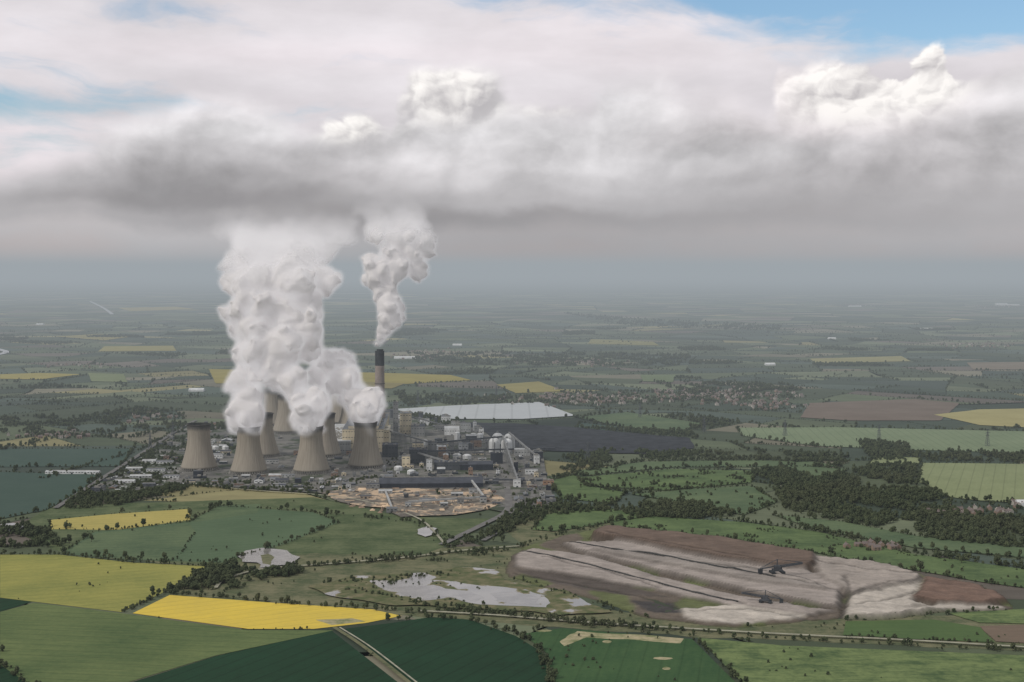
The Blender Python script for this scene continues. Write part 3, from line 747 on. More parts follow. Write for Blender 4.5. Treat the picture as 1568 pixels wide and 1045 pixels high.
def gantry(p0, z0, p1, z1, mat):
    a = Vector((*G(*p0), z0)); b2 = Vector((*G(*p1), z1)); bm = bmesh.new(); beam(bm, a, b2, 1.9, 0)
    n = max(2, int((b2-a).length/30))
    for i in range(1, n):
        q = a.lerp(b2, i/n); beam(bm, (q.x-3, q.y, 0), (q.x-1, q.y, q.z-2.2), .5, 1); beam(bm, (q.x+3, q.y, 0), (q.x+1, q.y, q.z-2.2), .5, 1)
    finish(bm, "conveyor_gantry", [mat, grey])
gantry((793,747), 16, (770,694), 46, grey); gantry((770,694), 44, (662,706), 46, dgrey); gantry((662,706), 46, (598,690), 52, grey)
gantry((822,711), 20, (780,688), 44, grey); gantry((640,712), 34, (850,690), 6, dgrey); gantry((800,742), 10, (745,742), 12, dgrey); gantry((690,720), 18, (640,712), 30, grey)
gantry((700,662), 12, (630,664), 50, grey); gantry((740,768), 12, (720,744), 16, lgrey); gantry((740,770), 12, (625,776), 10, lgrey); gantry((600,784), 8, (590,757), 8, lgrey)
def inpoly(x, y, poly):
    n = len(poly); c = False; j = n-1
    for i in range(n):
        if (poly[i][1] > y) != (poly[j][1] > y) and x < (poly[j][0]-poly[i][0])*(y-poly[i][1])/(poly[j][1]-poly[i][1])+poly[i][0]: c = not c
        j = i
    return c
cnt = 0; tries = 0
walls = [white, lgrey, grey, grey, dgrey, dgrey, dk, cream, bmat((140,118,104), 3500)]
roofs = [roofg, roofg, roofd, roofw, roofd]
while cnt < 310 and tries < 12000:
    tries += 1
    px = R.uniform(130, 850); py = R.uniform(640, 780)
    x_, y_ = G(px, py)
    if not inpoly(px, py, plantpx): continue
    if 765 < px < 790 and py > 690: continue
    if px < 290 and R.random() < .7: continue
    w = R.choice([8, 10, 14, 20, 30]); d = R.choice([8, 10, 14, 20, 34]); r = max(w, d)/2+2
    if any((x_-a)**2+(y_+d/2-b2)**2 < (r+c)**2 for a, b2, c in occ): continue
    if inpoly(px, py, [(500,758),(560,746),(640,750),(770,750),(775,768),(700,792),(590,790)]) and R.random() < .8: continue
    h = R.choice([4, 5, 7, 9, 12]) if px < 590 or py > 730 else R.choice([6, 9, 14, 20, 28])
    building(R.choice(["plant_building", "warehouse", "site_office"]), x_, y_, w, d, h, R.choice(walls), R.choice(roofs), style=R.choice(['flat', 'gable']))
    occ.append((x_, y_+d/2, r)); cnt += 1
bm = bmesh.new()
for i in range(200):
    px = R.uniform(165, 285); py = R.uniform(700, 752)
    if not inpoly(px, py, plantpx): continue
    x_, y_ = G(px, py); y_ = round(y_/22)*22
    if any((x_-a)**2+(y_-b2)**2 < (c)**2 for a, b2, c in occ[:12]): continue
    L = R.uniform(5, 12)
    box(bm, x_-L/2, x_+L/2, y_-1.6, y_+1.6, .6, 3.6, R.choice([0, 0, 1, 2])); box(bm, x_-L/2+.4, x_-L/2+1.6, y_-1.7, y_-1.5, .8, 2.9, 2)
finish(bm, "site_cabins", [white, lgrey, grey])
bm = bmesh.new()
for i in range(150):
    px = R.uniform(500, 772); py = R.uniform(750, 790)
    if not inpoly(px, py, [(488,756),(560,746),(745,750),(778,768),(750,780),(700,790),(610,794),(530,774)]): continue
    x_, y_ = G(px, py); L = R.uniform(3, 14); W_ = R.uniform(2.5, 7); h = R.uniform(2, 6); mi = R.choice([0, 1, 1, 2, 2]); M = Matrix.Translation((x_, y_, .7)) @ Matrix.Rotation(R.choice([0, .3, 1.3, 1.57]), 4, 'Z')
    a = [bm.verts.new(M @ Vector(v)) for v in ((-L, -W_, 0), (L, -W_, 0), (L, W_, 0), (-L, W_, 0), (-L+W_*.5, -.6, h), (L-W_*.5, -.6, h), (L-W_*.5, .6, h), (-L+W_*.5, .6, h))]
    for q in ((4,5,6,7),(0,1,5,4),(1,2,6,5),(2,3,7,6),(3,0,4,7)): bm.faces.new([a[k] for k in q]).material_index = mi
finish(bm, "wood_chip_piles", [m_sand2, plain_mat("timber_stack", alb((134,114,98), 3050)), plain_mat("timber_stack_dark", alb((92,86,80), 3050))])
def spreader(px, py, s=1.0, rot=0.0):
    q = G(px, py, 12); zz = max(2, zat(q[0], q[1])); bm = bmesh.new()
    for sx in (-9, 9): box(bm, sx-3, sx+3, -9, 9, 0, 3.5, 1)
    box(bm, -8, 8, -6, 6, 3.6, 7, 0); box(bm, -5, 5, -4, 4, 7, 13, 0); box(bm, 5.2, 8, -2, 2, 7.1, 10, 1)
    for sy in (-2.2, 2.2):
        beam(bm, (0, sy, 12), (46, sy, 17), .5); beam(bm, (0, sy, 9), (46, sy, 15), .5); beam(bm, (0, sy, 12), (-30, sy, 8), .5); beam(bm, (0, 0, 24), (46, sy, 17), .3); beam(bm, (0, 0, 24), (-30, sy, 9), .3)
        for k in range(8): beam(bm, (k*5.7, sy, 9+k*.75), (k*5.7+5.7, sy, 12.6+k*.62), .3)
    beam(bm, (0, 0, 12), (0, 0, 24), .8); box(bm, -34, -27, -3, 3, 0, 8, 1)
    o = finish(bm, "ash_spreader", [plain_mat("machine_paint", (.08,.085,.095)), m_soot], (q[0], q[1], zz), rot); o.scale = (s, s, s)
spreader(1190, 880, .9, .15); spreader(1172, 916, .75, 2.9)
m_pyl = plain_mat("galvanised_steel", (.12,.13,.14))
def pylon(px, py, h=50):
    q = G(px, py); bm = bmesh.new(); b_, t_ = 5.0, 1.0
    for sx in (-1, 1):
        for sy in (-1, 1): beam(bm, (sx*b_, sy*b_, 0), (sx*t_, sy*t_, h*.8), .35); beam(bm, (sx*t_, sy*t_, h*.8), (0, 0, h), .3)
    for k in range(7):
        z0 = h*.8*k/7; z1 = h*.8*(k+1)/7; r0 = b_+(t_-b_)*k/7; r1 = b_+(t_-b_)*(k+1)/7
        for s in (-1, 1):
            beam(bm, (-r0, s*r0, z0), (r1, s*r1, z1), .2); beam(bm, (r0, s*r0, z0), (-r1, s*r1, z1), .2); beam(bm, (s*r0, -r0, z0), (s*r1, r1, z1), .2)
    for zz, L in ((h*.6, 8), (h*.75, 10), (h*.9, 7)):
        beam(bm, (-L, 0, zz), (L, 0, zz), .3); beam(bm, (-L, 0, zz), (0, 0, zz+3), .25); beam(bm, (L, 0, zz), (0, 0, zz+3), .25)
    finish(bm, "electricity_pylon", [m_pyl], (q[0], q[1], 0), .5)
for px, py in ((1346,676),(1512,684),(1202,668),(1078,662),(265,672),(230,690),(640,618),(760,610),(980,640),(900,706)): pylon(px, py)
bm = bmesh.new()
def house(x, y, a, s=1.0):
    M = Matrix.Translation((x, y, 0)) @ Matrix.Rotation(a, 4, 'Z') @ Matrix.Scale(s, 4)
    P_ = [(-6,-4,0),(6,-4,0),(6,4,0),(-6,4,0),(-6,-4,5.5),(6,-4,5.5),(6,4,5.5),(-6,4,5.5),(-6,0,9),(6,0,9)]
    vs = [bm.verts.new(M @ Vector(p)) for p in P_]; mi = R.choice([0, 0, 1])
    for q, k in (((0,1,5,4),mi),((2,3,7,6),mi),((1,2,6,9,5),mi),((3,0,4,8,7),mi),((4,5,9,8),2),((6,7,8,9),2)): bm.faces.new([vs[j] for j in q]).material_index = k
    box(bm, 3.4, 4.6, -.6, .6, 7.5, 10.4, mi, M)
    for a2 in (-3.5, 1.5): box(bm, a2, a2+2, -4.1, -3.9, 1, 2.4, 3, M); box(bm, a2, a2+2, -4.1, -3.9, 3.6, 4.8, 3, M)
vill = [(880,612,110,9,120),(1080,606,130,10,150),(1160,622,60,6,40),(880,556,70,4,40),(640,548,40,4,30),(1540,470,50,3,50),(1300,468,60,3,40),(1500,785,60,6,26),(660,540,50,4,30),(90,668,50,5,26),(230,640,50,6,20),(1330,838,40,6,12),(1500,530,60,4,40),(120,560,60,4,20),(1560,775,12,4,8)]
vpts = []
for px, py, sx, sy, k in vill:
    for i in range(k):
        a, b2 = R.gauss(px, sx*.5), R.gauss(py, sy*.5); x_, y_ = G(a, b2); house(x_, y_, R.choice([.2, 1.77])+R.gauss(0, .15), R.uniform(.9, 1.3)); vpts.append((x_, y_))
finish(bm, "village_houses", [bmat((132,118,110), 5000, "brick"), bmat((160,156,150), 5000, "render"), bmat((116,110,110), 5000, "roof_tiles"), m_glass])
bm = bmesh.new()
for px, py, w, d in ((1545,468,300,120),(1570,776,30,20),(1535,466,150,100),(620,550,120,60),(520,545,60,60),(1310,470,160,80),(1420,505,100,50),(450,470,80,60),(60,498,60,60),(700,530,60,40),(1180,560,50,40),(1275,520,50,50),(300,600,60,30)):
    x_, y_ = G(px, py); vs = [bm.verts.new(v) for v in ((x_-w/2,y_,0),(x_+w/2,y_,0),(x_+w/2,y_+d,0),(x_-w/2,y_+d,0),(x_-w/2,y_,8),(x_+w/2,y_,8),(x_+w/2,y_+d,8),(x_-w/2,y_+d,8),(x_-w/2,y_+d/2,13),(x_+w/2,y_+d/2,13))]
    for q in ((0,1,5,4),(2,3,7,6),(1,2,6,9,5),(3,0,4,8,7),(4,5,9,8),(6,7,8,9)): bm.faces.new([vs[k] for k in q])
finish(bm, "farm_sheds", [white])

# ---------------------------------------------------------------- trees
lm, nt, b = newmat("foliage"); oi = nt.nodes.new('ShaderNodeObjectInfo'); g = nt.nodes.new('ShaderNodeNewGeometry')
r_ = X(nt, oi.outputs['Random']); n_ = nz(nt, g.outputs['Position'], .35, 2, .6); n5 = nz(nt, g.outputs['Position'], .004, 2, .6)
cc = mixc(nt, (r_*.6+n_*.5).clamp(), (.042,.060,.035), (.105,.124,.062))
cc = mixc(nt, n5.sstep(.45, .7)*.5, cc, (.100,.106,.060))
nt.links.new(cc, b.inputs['Base Color'])
bk = plain_mat("bark", (.06,.05,.04))
def tree_proto(name, seed, hgt, rad, px, py):
    rr = random.Random(seed); bm = bmesh.new()
    lathe(bm, [(.55, 0), (.38, hgt*.25), (.2, hgt*.6)], 7, mi=1)
    cl = []
    for i in range(12):
        a = rr.uniform(0, 6.28); t = rr.uniform(0, 1); q = rad*.62*math.sqrt(rr.random())*(1-.45*t)
        cl.append((Vector((q*math.cos(a), q*math.sin(a), hgt*(.38+.48*t))), rr.uniform(.26, .42)*rad))
    for c, r in cl[:5]: beam(bm, (0, 0, hgt*.3), c, .12, 1)
    for c, r in cl:
        res = bmesh.ops.create_icosphere(bm, subdivisions=1, radius=r*.78, matrix=Matrix.Translation(c))
        for v in res['verts']: v.co += Vector([rr.uniform(-.2, .2)*r for _ in range(3)])
        for k in range(18):
            d = Vector((rr.gauss(0, 1), rr.gauss(0, 1), rr.gauss(0, 1))).normalized(); p = c+d*r*rr.uniform(.75, 1.15); s = rr.uniform(.4, .85)
            u = d.orthogonal().normalized()*s; v = d.cross(u).normalized()*s; u = u+d*rr.uniform(-.4, .4)
            bm.faces.new([bm.verts.new(p+e) for e in (-u-v, u-v*.6, u*.8+v, -u*.7+v*.9)])
    x, y = G(px, py); return finish(bm, name, [lm, bk], (x, y, .3))
protos = [tree_proto("broadleaf_tree", 1, 12, 6, 128, 826), tree_proto("broadleaf_tree", 2, 14, 6, 140, 830), tree_proto("broadleaf_tree", 3, 10, 6.5, 60, 818), tree_proto("broadleaf_tree", 4, 13, 5, 985, 968), tree_proto("broadleaf_tree", 5, 9, 5, 905, 962)]
def forest(name, pts):
    me = bpy.data.meshes.new(name); me.from_pydata([(p[0], p[1], 0) for p in pts], [], [])
    a = me.attributes.new('sc', 'FLOAT_VECTOR', 'POINT'); a.data.foreach_set('vector', np.array([p[2] for p in pts], dtype=np.float32).ravel())
    o = link(bpy.data.objects.new(name, me))
    ng = bpy.data.node_groups.new(name, 'GeometryNodeTree')
    ng.interface.new_socket('Geometry', in_out='INPUT', socket_type='NodeSocketGeometry'); ng.interface.new_socket('Geometry', in_out='OUTPUT', socket_type='NodeSocketGeometry')
    gi = ng.nodes.new('NodeGroupInput'); go = ng.nodes.new('NodeGroupOutput'); ip = ng.nodes.new('GeometryNodeInstanceOnPoints'); jn = ng.nodes.new('GeometryNodeJoinGeometry')
    for p in protos:
        q = ng.nodes.new('GeometryNodeObjectInfo'); q.inputs['Object'].default_value = p; q.inputs['As Instance'].default_value = True; q.transform_space = 'ORIGINAL'
        ng.links.new(q.outputs['Geometry'], jn.inputs[0])
    mp = ng.nodes.new('GeometryNodeMeshToPoints'); ng.links.new(gi.outputs[0], mp.inputs['Mesh']); ng.links.new(mp.outputs[0], ip.inputs['Points'])
    ng.links.new(jn.outputs[0], ip.inputs['Instance']); ip.inputs['Pick Instance'].default_value = True
    na = ng.nodes.new('GeometryNodeInputNamedAttribute'); na.data_type = 'FLOAT_VECTOR'; na.inputs['Name'].default_value = 'sc'
    ng.links.new(na.outputs['Attribute'], ip.inputs['Scale'])
    rv = ng.nodes.new('FunctionNodeRandomValue'); rv.data_type = 'FLOAT_VECTOR'; rv.inputs['Max'].default_value = (0, 0, 6.28)
    ng.links.new(rv.outputs[0], ip.inputs['Rotation']); ng.links.new(ip.outputs[0], go.inputs[0])
    md = o.modifiers.new('instances', 'NODES'); md.node_group = ng
    return o
def S3(s, f=1.0): return (s*R.uniform(.85, 1.2), s*R.uniform(.85, 1.2), s*f*R.uniform(.8, 1.25))
gx0, gx1, gy0, gy1, gs = -5000, 5000, 1400, 9000, 10.0
mask_ = np.zeros((int((gy1-gy0)/gs), int((gx1-gx0)/gs)), bool)
ys = gy0+(np.arange(mask_.shape[0])+.5)*gs; xs = gx0+(np.arange(mask_.shape[1])+.5)*gs
for poly in excl:
    a0 = max(0, int((poly[:,0].min()-gx0)/gs)); a1 = min(mask_.shape[1], int((poly[:,0].max()-gx0)/gs)+1)
    b0 = max(0, int((poly[:,1].min()-gy0)/gs)); b1_ = min(mask_.shape[0], int((poly[:,1].max()-gy0)/gs)+1)
    if a1 <= a0 or b1_ <= b0: continue
    XX, YY = np.meshgrid(xs[a0:a1], ys[b0:b1_]); mask_[b0:b1_, a0:a1] |= pipv(poly, XX, YY)
def blocked(x, y):
    i = int((y-gy0)/gs); j = int((x-gx0)/gs)
    return 0 <= i < mask_.shape[0] and 0 <= j < mask_.shape[1] and mask_[i, j]
hp = []
for p in leaves:
    c = cent(p)
    if c[1] > 13000 or abs(c[0]) > .45*c[1]+300: continue
    far_ = c[1] > 7000
    if R.random() < .045 and c[1] > 3600:
        xs_ = [q[0] for q in p]; ys_ = [q[1] for q in p]; n = int(min(area(p), 90000)/160)
        for k in range(n):
            x = R.uniform(min(xs_), max(xs_)); y = R.uniform(min(ys_), max(ys_))
            if inpoly(x, y, p) and not blocked(x, y): hp.append((x, y, S3(1.0)))
    for i in range(len(p)):
        a, b2 = p[i], p[(i+1) % len(p)]; L = math.hypot(b2[0]-a[0], b2[1]-a[1])
        if R.random() < (.45 if far_ else .3): continue
        dens = R.choice([.3, .6, 1.0]); sp_ = 11 if not far_ else 19; tall = R.choice([.35, .45, .7])
        for k in range(int(L/sp_)):
            if R.random() > dens: continue
            t = (k+R.random())/(L/sp_); x = a[0]+(b2[0]-a[0])*t+R.gauss(0, 1.5); y = a[1]+(b2[1]-a[1])*t+R.gauss(0, 1.5)
            if blocked(x, y): continue
            s = tall*R.uniform(.6, 1.2)
            if R.random() < .08: s = R.uniform(.8, 1.2)
            hp.append((x, y, S3(s)))
forest("distant_hedgerow_trees", hp); print("auto", len(hp))
hp = []
for w, spc, sc, tp in hedges:
    for i in range(len(w)-1):
        a, b2 = w[i], w[i+1]; L = math.hypot(b2[0]-a[0], b2[1]-a[1])
        for k in range(int(L/spc)+1):
            t = (k+R.random()*.9)*spc/max(L, 1)
            if t > 1 or R.random() < .15: continue
            x = a[0]+(b2[0]-a[0])*t+R.gauss(0, 1.6); y = a[1]+(b2[1]-a[1])*t+R.gauss(0, 1.6)
            hp.append((x, y, S3(R.uniform(.8, 1.25) if R.random() < tp else sc*R.uniform(.6, 1.2))))
def lineT(pxs, spacing, s, wid=3, dens=1.0):
    w = [G(*q) for q in pxs]
    for i in range(len(w)-1):
        a, b2 = w[i], w[i+1]; L = math.hypot(b2[0]-a[0], b2[1]-a[1])
        for k in range(int(L/spacing)):
            if R.random() > dens: continue
            t = R.random(); hp.append((a[0]+(b2[0]-a[0])*t+R.gauss(0, wid), a[1]+(b2[1]-a[1])*t+R.gauss(0, wid), S3(s*R.uniform(.5, 1.25))))
lineT([(185,940),(255,908),(320,880)], 6, .55); lineT([(255,908),(420,923),(560,933),(650,940)], 5, .65, 4)
lineT([(640,945),(720,950),(800,975),(830,1000),(850,1060)], 5, .7, 4); lineT([(660,935),(800,945),(930,958),(1060,972)], 6, .7, 5)
lineT([(1060,975),(1100,1010),(1150,1060)], 6, .55, 3); lineT([(1060,968),(1200,980),(1400,990),(1568,1002)], 6, .6, 4, .8)
lineT([(820,780),(740,825),(690,840)], 4, .8, 8); lineT([(800,838),(680,850),(560,860),(480,868)], 6, .6, 4)
lineT([(350,905),(370,890),(470,875)], 4, .8, 8); lineT([(440,870),(560,862),(640,856)], 5, .7, 6)
lineT([(110,775),(220,762),(290,745),(500,758)], 5, .8, 10); lineT([(480,785),(640,800),(700,835)], 7, .6, 6)
lineT([(1000,792),(1130,798),(1250,812),(1400,846),(1568,880)], 6, .7, 5, .8); lineT([(0,690),(100,668),(200,672),(285,650)], 7, .9, 10)
lineT([(840,735),(880,725),(985,706),(1150,704)], 5, .8, 7); lineT([(1295,952),(1450,940),(1568,928)], 8, .5, 4); lineT([(60,735),(215,690),(285,652)], 8, .7, 5)
lineT([(0,1018),(60,1060)], 6, .6); lineT([(380,964),(512,965)], 10, .3, 1); lineT([(1290,975),(1420,982),(1525,986)], 7, .5)
lineT([(570,893),(640,896),(740,902)], 9, .4, 8, .8); lineT([(600,918),(700,922),(745,930)], 7, .45, 6); lineT([(790,886),(850,906),(900,922),(985,948)], 6, .45, 7); lineT([(800,836),(862,818),(935,803)], 6, .5, 6)
forest("hedgerow_trees", hp)
wp = []
def wood(pxs, spacing=9.5, s=1.0, dens=1.0, thr=-1, sc=.012):
    w = [G(*q) for q in pxs]; xs_ = [q[0] for q in w]; ys_ = [q[1] for q in w]
    n = int((max(xs_)-min(xs_))*(max(ys_)-min(ys_))/spacing**2*dens)
    for k in range(n):
        x = R.uniform(min(xs_), max(xs_)); y = R.uniform(min(ys_), max(ys_))
        if noise.noise((x*sc, y*sc, 3)) < thr: continue
        if any((x-a)**2+(y-b2)**2 < (c+2)**2 for a, b2, c in occ): continue
        if inpoly(x, y, w): wp.append((x, y, S3(s*R.uniform(.6, 1.25))))
wood([(1180,738),(1300,728),(1400,738),(1445,765),(1470,790),(1568,800),(1568,850),(1400,824),(1290,800),(1200,782),(1190,760)], 9.5, 1.0, 1, -.22, .009)
wood([(1300,722),(1340,714),(1405,716),(1405,736),(1330,734)]); wood([(1310,676),(1390,682),(1395,700),(1330,700)])
wood([(1340,690),(1568,700),(1568,710),(1340,706)], 11, .9, 1, -.1)
wood([(950,780),(1040,768),(1140,790),(1060,796),(960,792)]); wood([(1150,725),(1200,718),(1260,738),(1195,745)], 9)
wood([(850,708),(900,690),(1050,692),(1160,690),(1300,700),(1290,714),(1150,704),(985,704),(860,722)], 10, .9, 1, 0)
wood([(0,812),(60,805),(145,812),(100,838),(0,842)], 9, 1.0, .9, -.1); wood([(320,872),(345,866),(380,872),(350,895),(320,905),(262,905),(300,885)], 8)
wood([(380,880),(440,872),(470,878),(400,890)], 8, .9); wood([(105,768),(230,752),(270,742),(290,750),(180,775),(100,782)], 8, .8)
wood([(95,775),(215,700),(285,660),(320,672),(290,700),(270,738),(150,768)], 9, .75, 1, -.02, .02); wood([(300,672),(420,650),(440,690),(330,700)], 10, .7, 1, .12, .02)
wood([(260,738),(600,732),(600,745),(490,755),(290,745)], 9, .6, 1, .0, .02); wood([(590,700),(830,705),(830,770),(600,760)], 12, .6, .6, .2, .03)
wood([(600,880),(760,872),(770,880),(640,888)], 9, .5, .6, 0); wood([(480,890),(560,880),(640,885),(560,912),(480,912)], 10, .5, .6, 0)
wood([(560,908),(660,926),(780,937),(900,950),(700,942),(560,928)], 8, .55, .7, -.1); wood([(480,850),(640,850),(780,842),(760,860),(480,866)], 9, .55, .6, 0)
wood([(800,770),(860,765),(860,780),(760,825),(740,822)], 8, .8); wood([(300,655),(420,640),(420,648),(300,664)], 10, .9)
wood([(0,640),(280,630),(285,652),(120,672),(0,668)], 13, .95, 1, .1); wood([(640,648),(700,646),(690,652),(640,655)], 9, .8)
wood([(830,770),(940,772),(950,784),(850,790)], 9, .8, 1, 0); wood([(1568,860),(1568,880),(1440,862),(1430,852)], 9, .8, .6, -.1)
wood([(880,655),(1060,662),(1070,672),(960,664)], 11, .9); wood([(860,480),(1000,490),(1200,500),(1190,508),(960,500)], 30, 1.6, 1, .15)
wood([(620,542),(800,540),(1060,545),(1040,560),(760,562),(640,556)], 16, 1.1, 1, .12); wood([(1000,585),(1200,588),(1230,600),(1050,604)], 13, 1.0, 1, .05)
wood([(600,600),(800,608),(860,618),(620,622)], 13, 1.0, 1, .08); wood([(760,945),(900,952),(1060,964),(900,960)], 7, .6, .8, -.1)
wood([(860,600),(1200,596),(1220,612),(860,622)], 16, .9, .6, 0)
wood([(880,718),(1290,712),(1200,790),(870,775)], 12, .6, .8, .22, .02); wood([(930,800),(1250,815),(1568,882),(1568,905),(1250,845)], 10, .4, .8, .25, .02)
for x, y in vpts:
    for _ in range(2): wp.append((x+R.gauss(0, 16), y+R.gauss(0, 16), S3(R.uniform(.4, .85))))
for k in range(1500):
    px = R.uniform(100, 1568); py = R.uniform(765, 1045); x, y = G(px, py)
    if noise.noise((x*.01, y*.01, 8)) > .12 and not (py > 912 and px < 840) and not (780 < px < 1560 and 800 < py < 955): wp.append((x, y, S3(R.uniform(.15, .5))))
forest("woodland_trees", wp); print("woods", len(wp))

# ---------------------------------------------------------------- steam plumes (opaque billowing core inside a soft vapour volume)
def ico(sub):
    bm = bmesh.new(); bmesh.ops.create_icosphere(bm, subdivisions=sub, radius=1.0)
    v = np.array([tuple(q.co) for q in bm.verts]); f = np.array([[q.index for q in fc.verts] for fc in bm.faces]); bm.free(); return v, f
ICO = {1: ico(1), 2: ico(2), 3: ico(3)}
def spheres(puffs, seed):
    rr = random.Random(seed); rd = lambda: Vector((rr.gauss(0, 1), rr.gauss(0, 1), rr.gauss(0, .95))).normalized(); out = []
    for px, py, r, Y in puffs:
        c = P(px, py, Y); rm = r*Y/F; out.append((c, rm*.80, 3))
        for k in range(12):
            d = rd(); r2 = rm*rr.uniform(.24, .46); c2 = c+d*rm*rr.uniform(.55, .82); out.append((c2, r2, 2))
            if r2 > 8:
                for q in range(5):
                    e = (rd()+d*.9).normalized(); out.append((c2+e*r2*rr.uniform(.72, .9), r2*rr.uniform(.3, .48), 2))
    return out
def puffmesh(sph, grow, voxel, smooth, amp):
    vs, fs, n0 = [], [], 0
    for c, r, sub in sph:
        r2 = r+grow
        if r2 < 3.0: continue
        v, f = ICO[sub]; vs.append(v*r2+np.array(c)); fs.append(f+n0); n0 += len(v)
    me = bpy.data.meshes.new("tmp"); me.from_pydata(np.concatenate(vs).tolist(), [], np.concatenate(fs).tolist())
    ob = link(bpy.data.objects.new("tmp", me)); md = ob.modifiers.new('r', 'REMESH'); md.mode = 'VOXEL'; md.voxel_size = voxel
    sm = ob.modifiers.new('s', 'SMOOTH'); sm.iterations = smooth; sm.factor = .5
    dg = bpy.context.evaluated_depsgraph_get(); m2 = bpy.data.meshes.new_from_object(ob.evaluated_get(dg))
    bpy.data.objects.remove(ob)
    n = len(m2.vertices); co_ = np.empty(n*3, np.float32); m2.vertices.foreach_get('co', co_); co_ = co_.reshape(-1, 3)
    for i in range(n):
        p = Vector(co_[i]); v = noise.noise_vector(p/60)*15+noise.noise_vector(p/24)*5
        co_[i] += np.array(v)*amp
    m2.vertices.foreach_set('co', co_.ravel()); m2.polygons.foreach_set('use_smooth', [True]*len(m2.polygons)); m2.update()
    print("plume verts", n, round(time.time()-T0, 1))
    return m2
def steam_surface(zf0, zf1):
    m = bpy.data.materials.new("steam_core"); m.use_nodes = True; nt = m.node_tree; nt.nodes.clear()
    o = nt.nodes.new('ShaderNodeOutputMaterial'); df = nt.nodes.new('ShaderNodeBsdfDiffuse'); tl = nt.nodes.new('ShaderNodeBsdfTranslucent'); mx = nt.nodes.new('ShaderNodeMixShader')
    tr = nt.nodes.new('ShaderNodeBsdfTransparent'); mt = nt.nodes.new('ShaderNodeMixShader')
    df.inputs[0].default_value = (.84,.815,.815,1); tl.inputs[0].default_value = (.84,.815,.815,1); mx.inputs[0].default_value = .3
    nt.links.new(df.outputs[0], mx.inputs[1]); nt.links.new(tl.outputs[0], mx.inputs[2])
    p, (x, y, z) = pos(nt); f = (z+(nz(nt, p, .012, 3, .5)-.5)*160).sstep(zf0, zf1)
    nt.links.new(f.s, mt.inputs[0]); nt.links.new(mx.outputs[0], mt.inputs[1]); nt.links.new(tr.outputs[0], mt.inputs[2]); nt.links.new(mt.outputs[0], o.inputs[0])
    return m
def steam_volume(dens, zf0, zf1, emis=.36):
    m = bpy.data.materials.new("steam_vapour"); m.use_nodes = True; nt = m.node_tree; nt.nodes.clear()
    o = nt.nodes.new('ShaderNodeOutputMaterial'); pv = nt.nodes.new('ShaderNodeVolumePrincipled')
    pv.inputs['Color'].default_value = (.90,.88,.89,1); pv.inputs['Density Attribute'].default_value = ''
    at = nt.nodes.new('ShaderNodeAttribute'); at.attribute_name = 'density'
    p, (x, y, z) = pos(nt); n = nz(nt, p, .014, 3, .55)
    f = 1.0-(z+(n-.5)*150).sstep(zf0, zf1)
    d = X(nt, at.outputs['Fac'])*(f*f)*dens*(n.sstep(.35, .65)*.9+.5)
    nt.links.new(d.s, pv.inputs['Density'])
    nt.links.new((d*emis).s, pv.inputs['Emission Strength']); pv.inputs['Emission Color'].default_value = (1.0,.975,.985,1)  # vapour glows as ambient fill, standing in for light scattered inside it
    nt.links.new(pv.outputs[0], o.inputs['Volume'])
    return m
T0 = time.time()
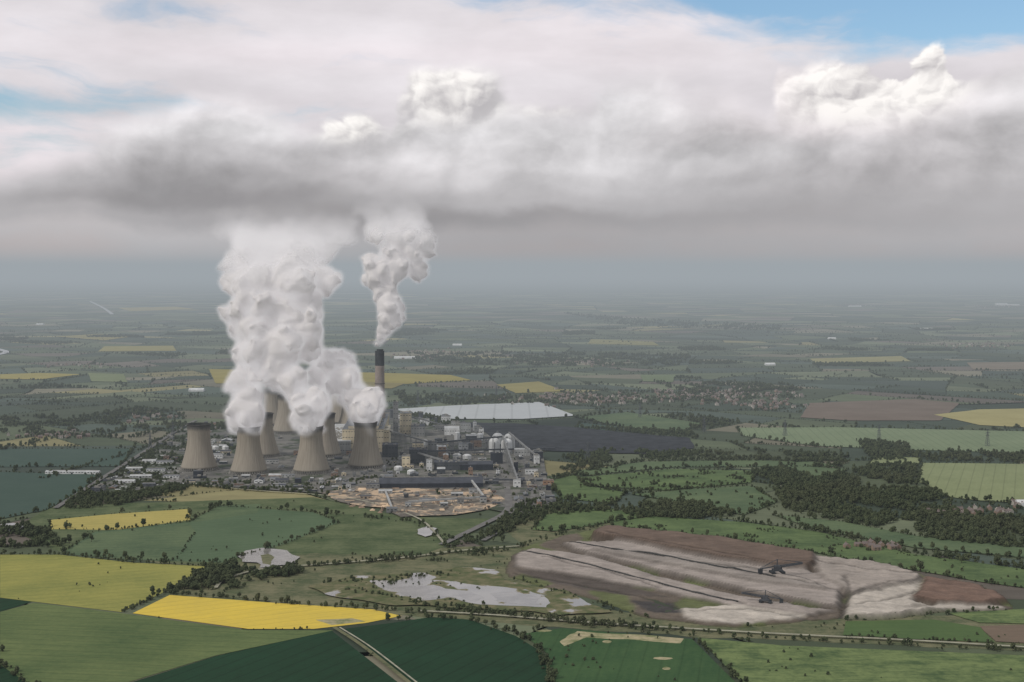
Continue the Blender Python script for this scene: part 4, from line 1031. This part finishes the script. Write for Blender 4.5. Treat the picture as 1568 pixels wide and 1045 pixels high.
def plume(name, puffs, seed, zc, zv, dens, amp=1.0, gc=-5.0, go_=4.0):
    sph = spheres(puffs, seed); par = link(bpy.data.objects.new(name, None))
    core = puffmesh(sph, gc, 3.4, 5, amp); core.materials.append(steam_surface(*zc)); c = link(bpy.data.objects.new("plume_core", core)); c.parent = par
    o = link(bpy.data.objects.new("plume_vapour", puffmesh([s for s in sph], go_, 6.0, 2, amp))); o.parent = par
    ng = bpy.data.node_groups.new(name, 'GeometryNodeTree')
    ng.interface.new_socket('Geometry', in_out='INPUT', socket_type='NodeSocketGeometry'); ng.interface.new_socket('Geometry', in_out='OUTPUT', socket_type='NodeSocketGeometry')
    N = ng.nodes.new; gi = N('NodeGroupInput'); go = N('NodeGroupOutput'); mv_ = N('GeometryNodeMeshToVolume')
    try: mv_.resolution_mode = 'VOXEL_SIZE'
    except Exception as e: print('res mode', e)
    mv_.inputs['Voxel Size'].default_value = 5.0; mv_.inputs['Interior Band Width'].default_value = 16.0; mv_.inputs['Density'].default_value = 1.0
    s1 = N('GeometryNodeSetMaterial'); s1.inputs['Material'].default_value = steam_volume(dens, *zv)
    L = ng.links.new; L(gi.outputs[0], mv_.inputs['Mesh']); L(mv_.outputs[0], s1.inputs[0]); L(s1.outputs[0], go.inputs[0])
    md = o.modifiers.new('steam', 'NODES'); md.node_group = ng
YA, YB, YC, YS = TW[1][1], TW[2][1], TW[3][1], 4095
main = [(381,650,21,YA),(374,634,33,YA),(380,610,28,YA+10),(370,588,26,YA+20),(395,572,22,YA+30),
 (477,650,21,YB),(472,634,34,YB),(488,622,24,YB+10),(458,612,26,YB+20),(448,590,30,YB+30),(425,565,36,YB+50),
 (560,645,20,YC),(556,630,34,YC),(570,610,27,YC+10),(542,612,28,YC+20),(528,582,32,YC+40),(508,558,30,YC+60),(522,545,20,YC+80),(488,576,26,YC+60),
 (385,545,34,YA+60),(430,530,46,YB+60),(392,508,44,YA+90),(458,512,44,YB+90),(380,478,38,YA+120),(425,473,50,YB+120),(470,478,36,YB+130),(390,438,48,YA+150),(445,433,50,YB+150),(485,428,34,YB+180),(370,418,34,YA+180),
 (395,398,48,YA+190),(452,393,48,YB+200),(390,360,50,YA+220),(450,355,50,YB+230),(490,368,40,YB+240),(515,335,44,YB+260),(420,325,54,YA+260),(365,340,42,YA+260),(460,300,56,YB+280),(385,295,50,YB+280)]
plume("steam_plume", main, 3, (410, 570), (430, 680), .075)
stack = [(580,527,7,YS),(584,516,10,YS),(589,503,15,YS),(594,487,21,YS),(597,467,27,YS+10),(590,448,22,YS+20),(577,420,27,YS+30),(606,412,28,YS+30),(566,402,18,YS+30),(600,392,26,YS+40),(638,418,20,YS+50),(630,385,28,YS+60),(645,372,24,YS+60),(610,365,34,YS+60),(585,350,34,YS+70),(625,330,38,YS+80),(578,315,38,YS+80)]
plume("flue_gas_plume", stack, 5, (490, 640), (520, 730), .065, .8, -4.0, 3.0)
print("objects", len(bpy.data.objects))
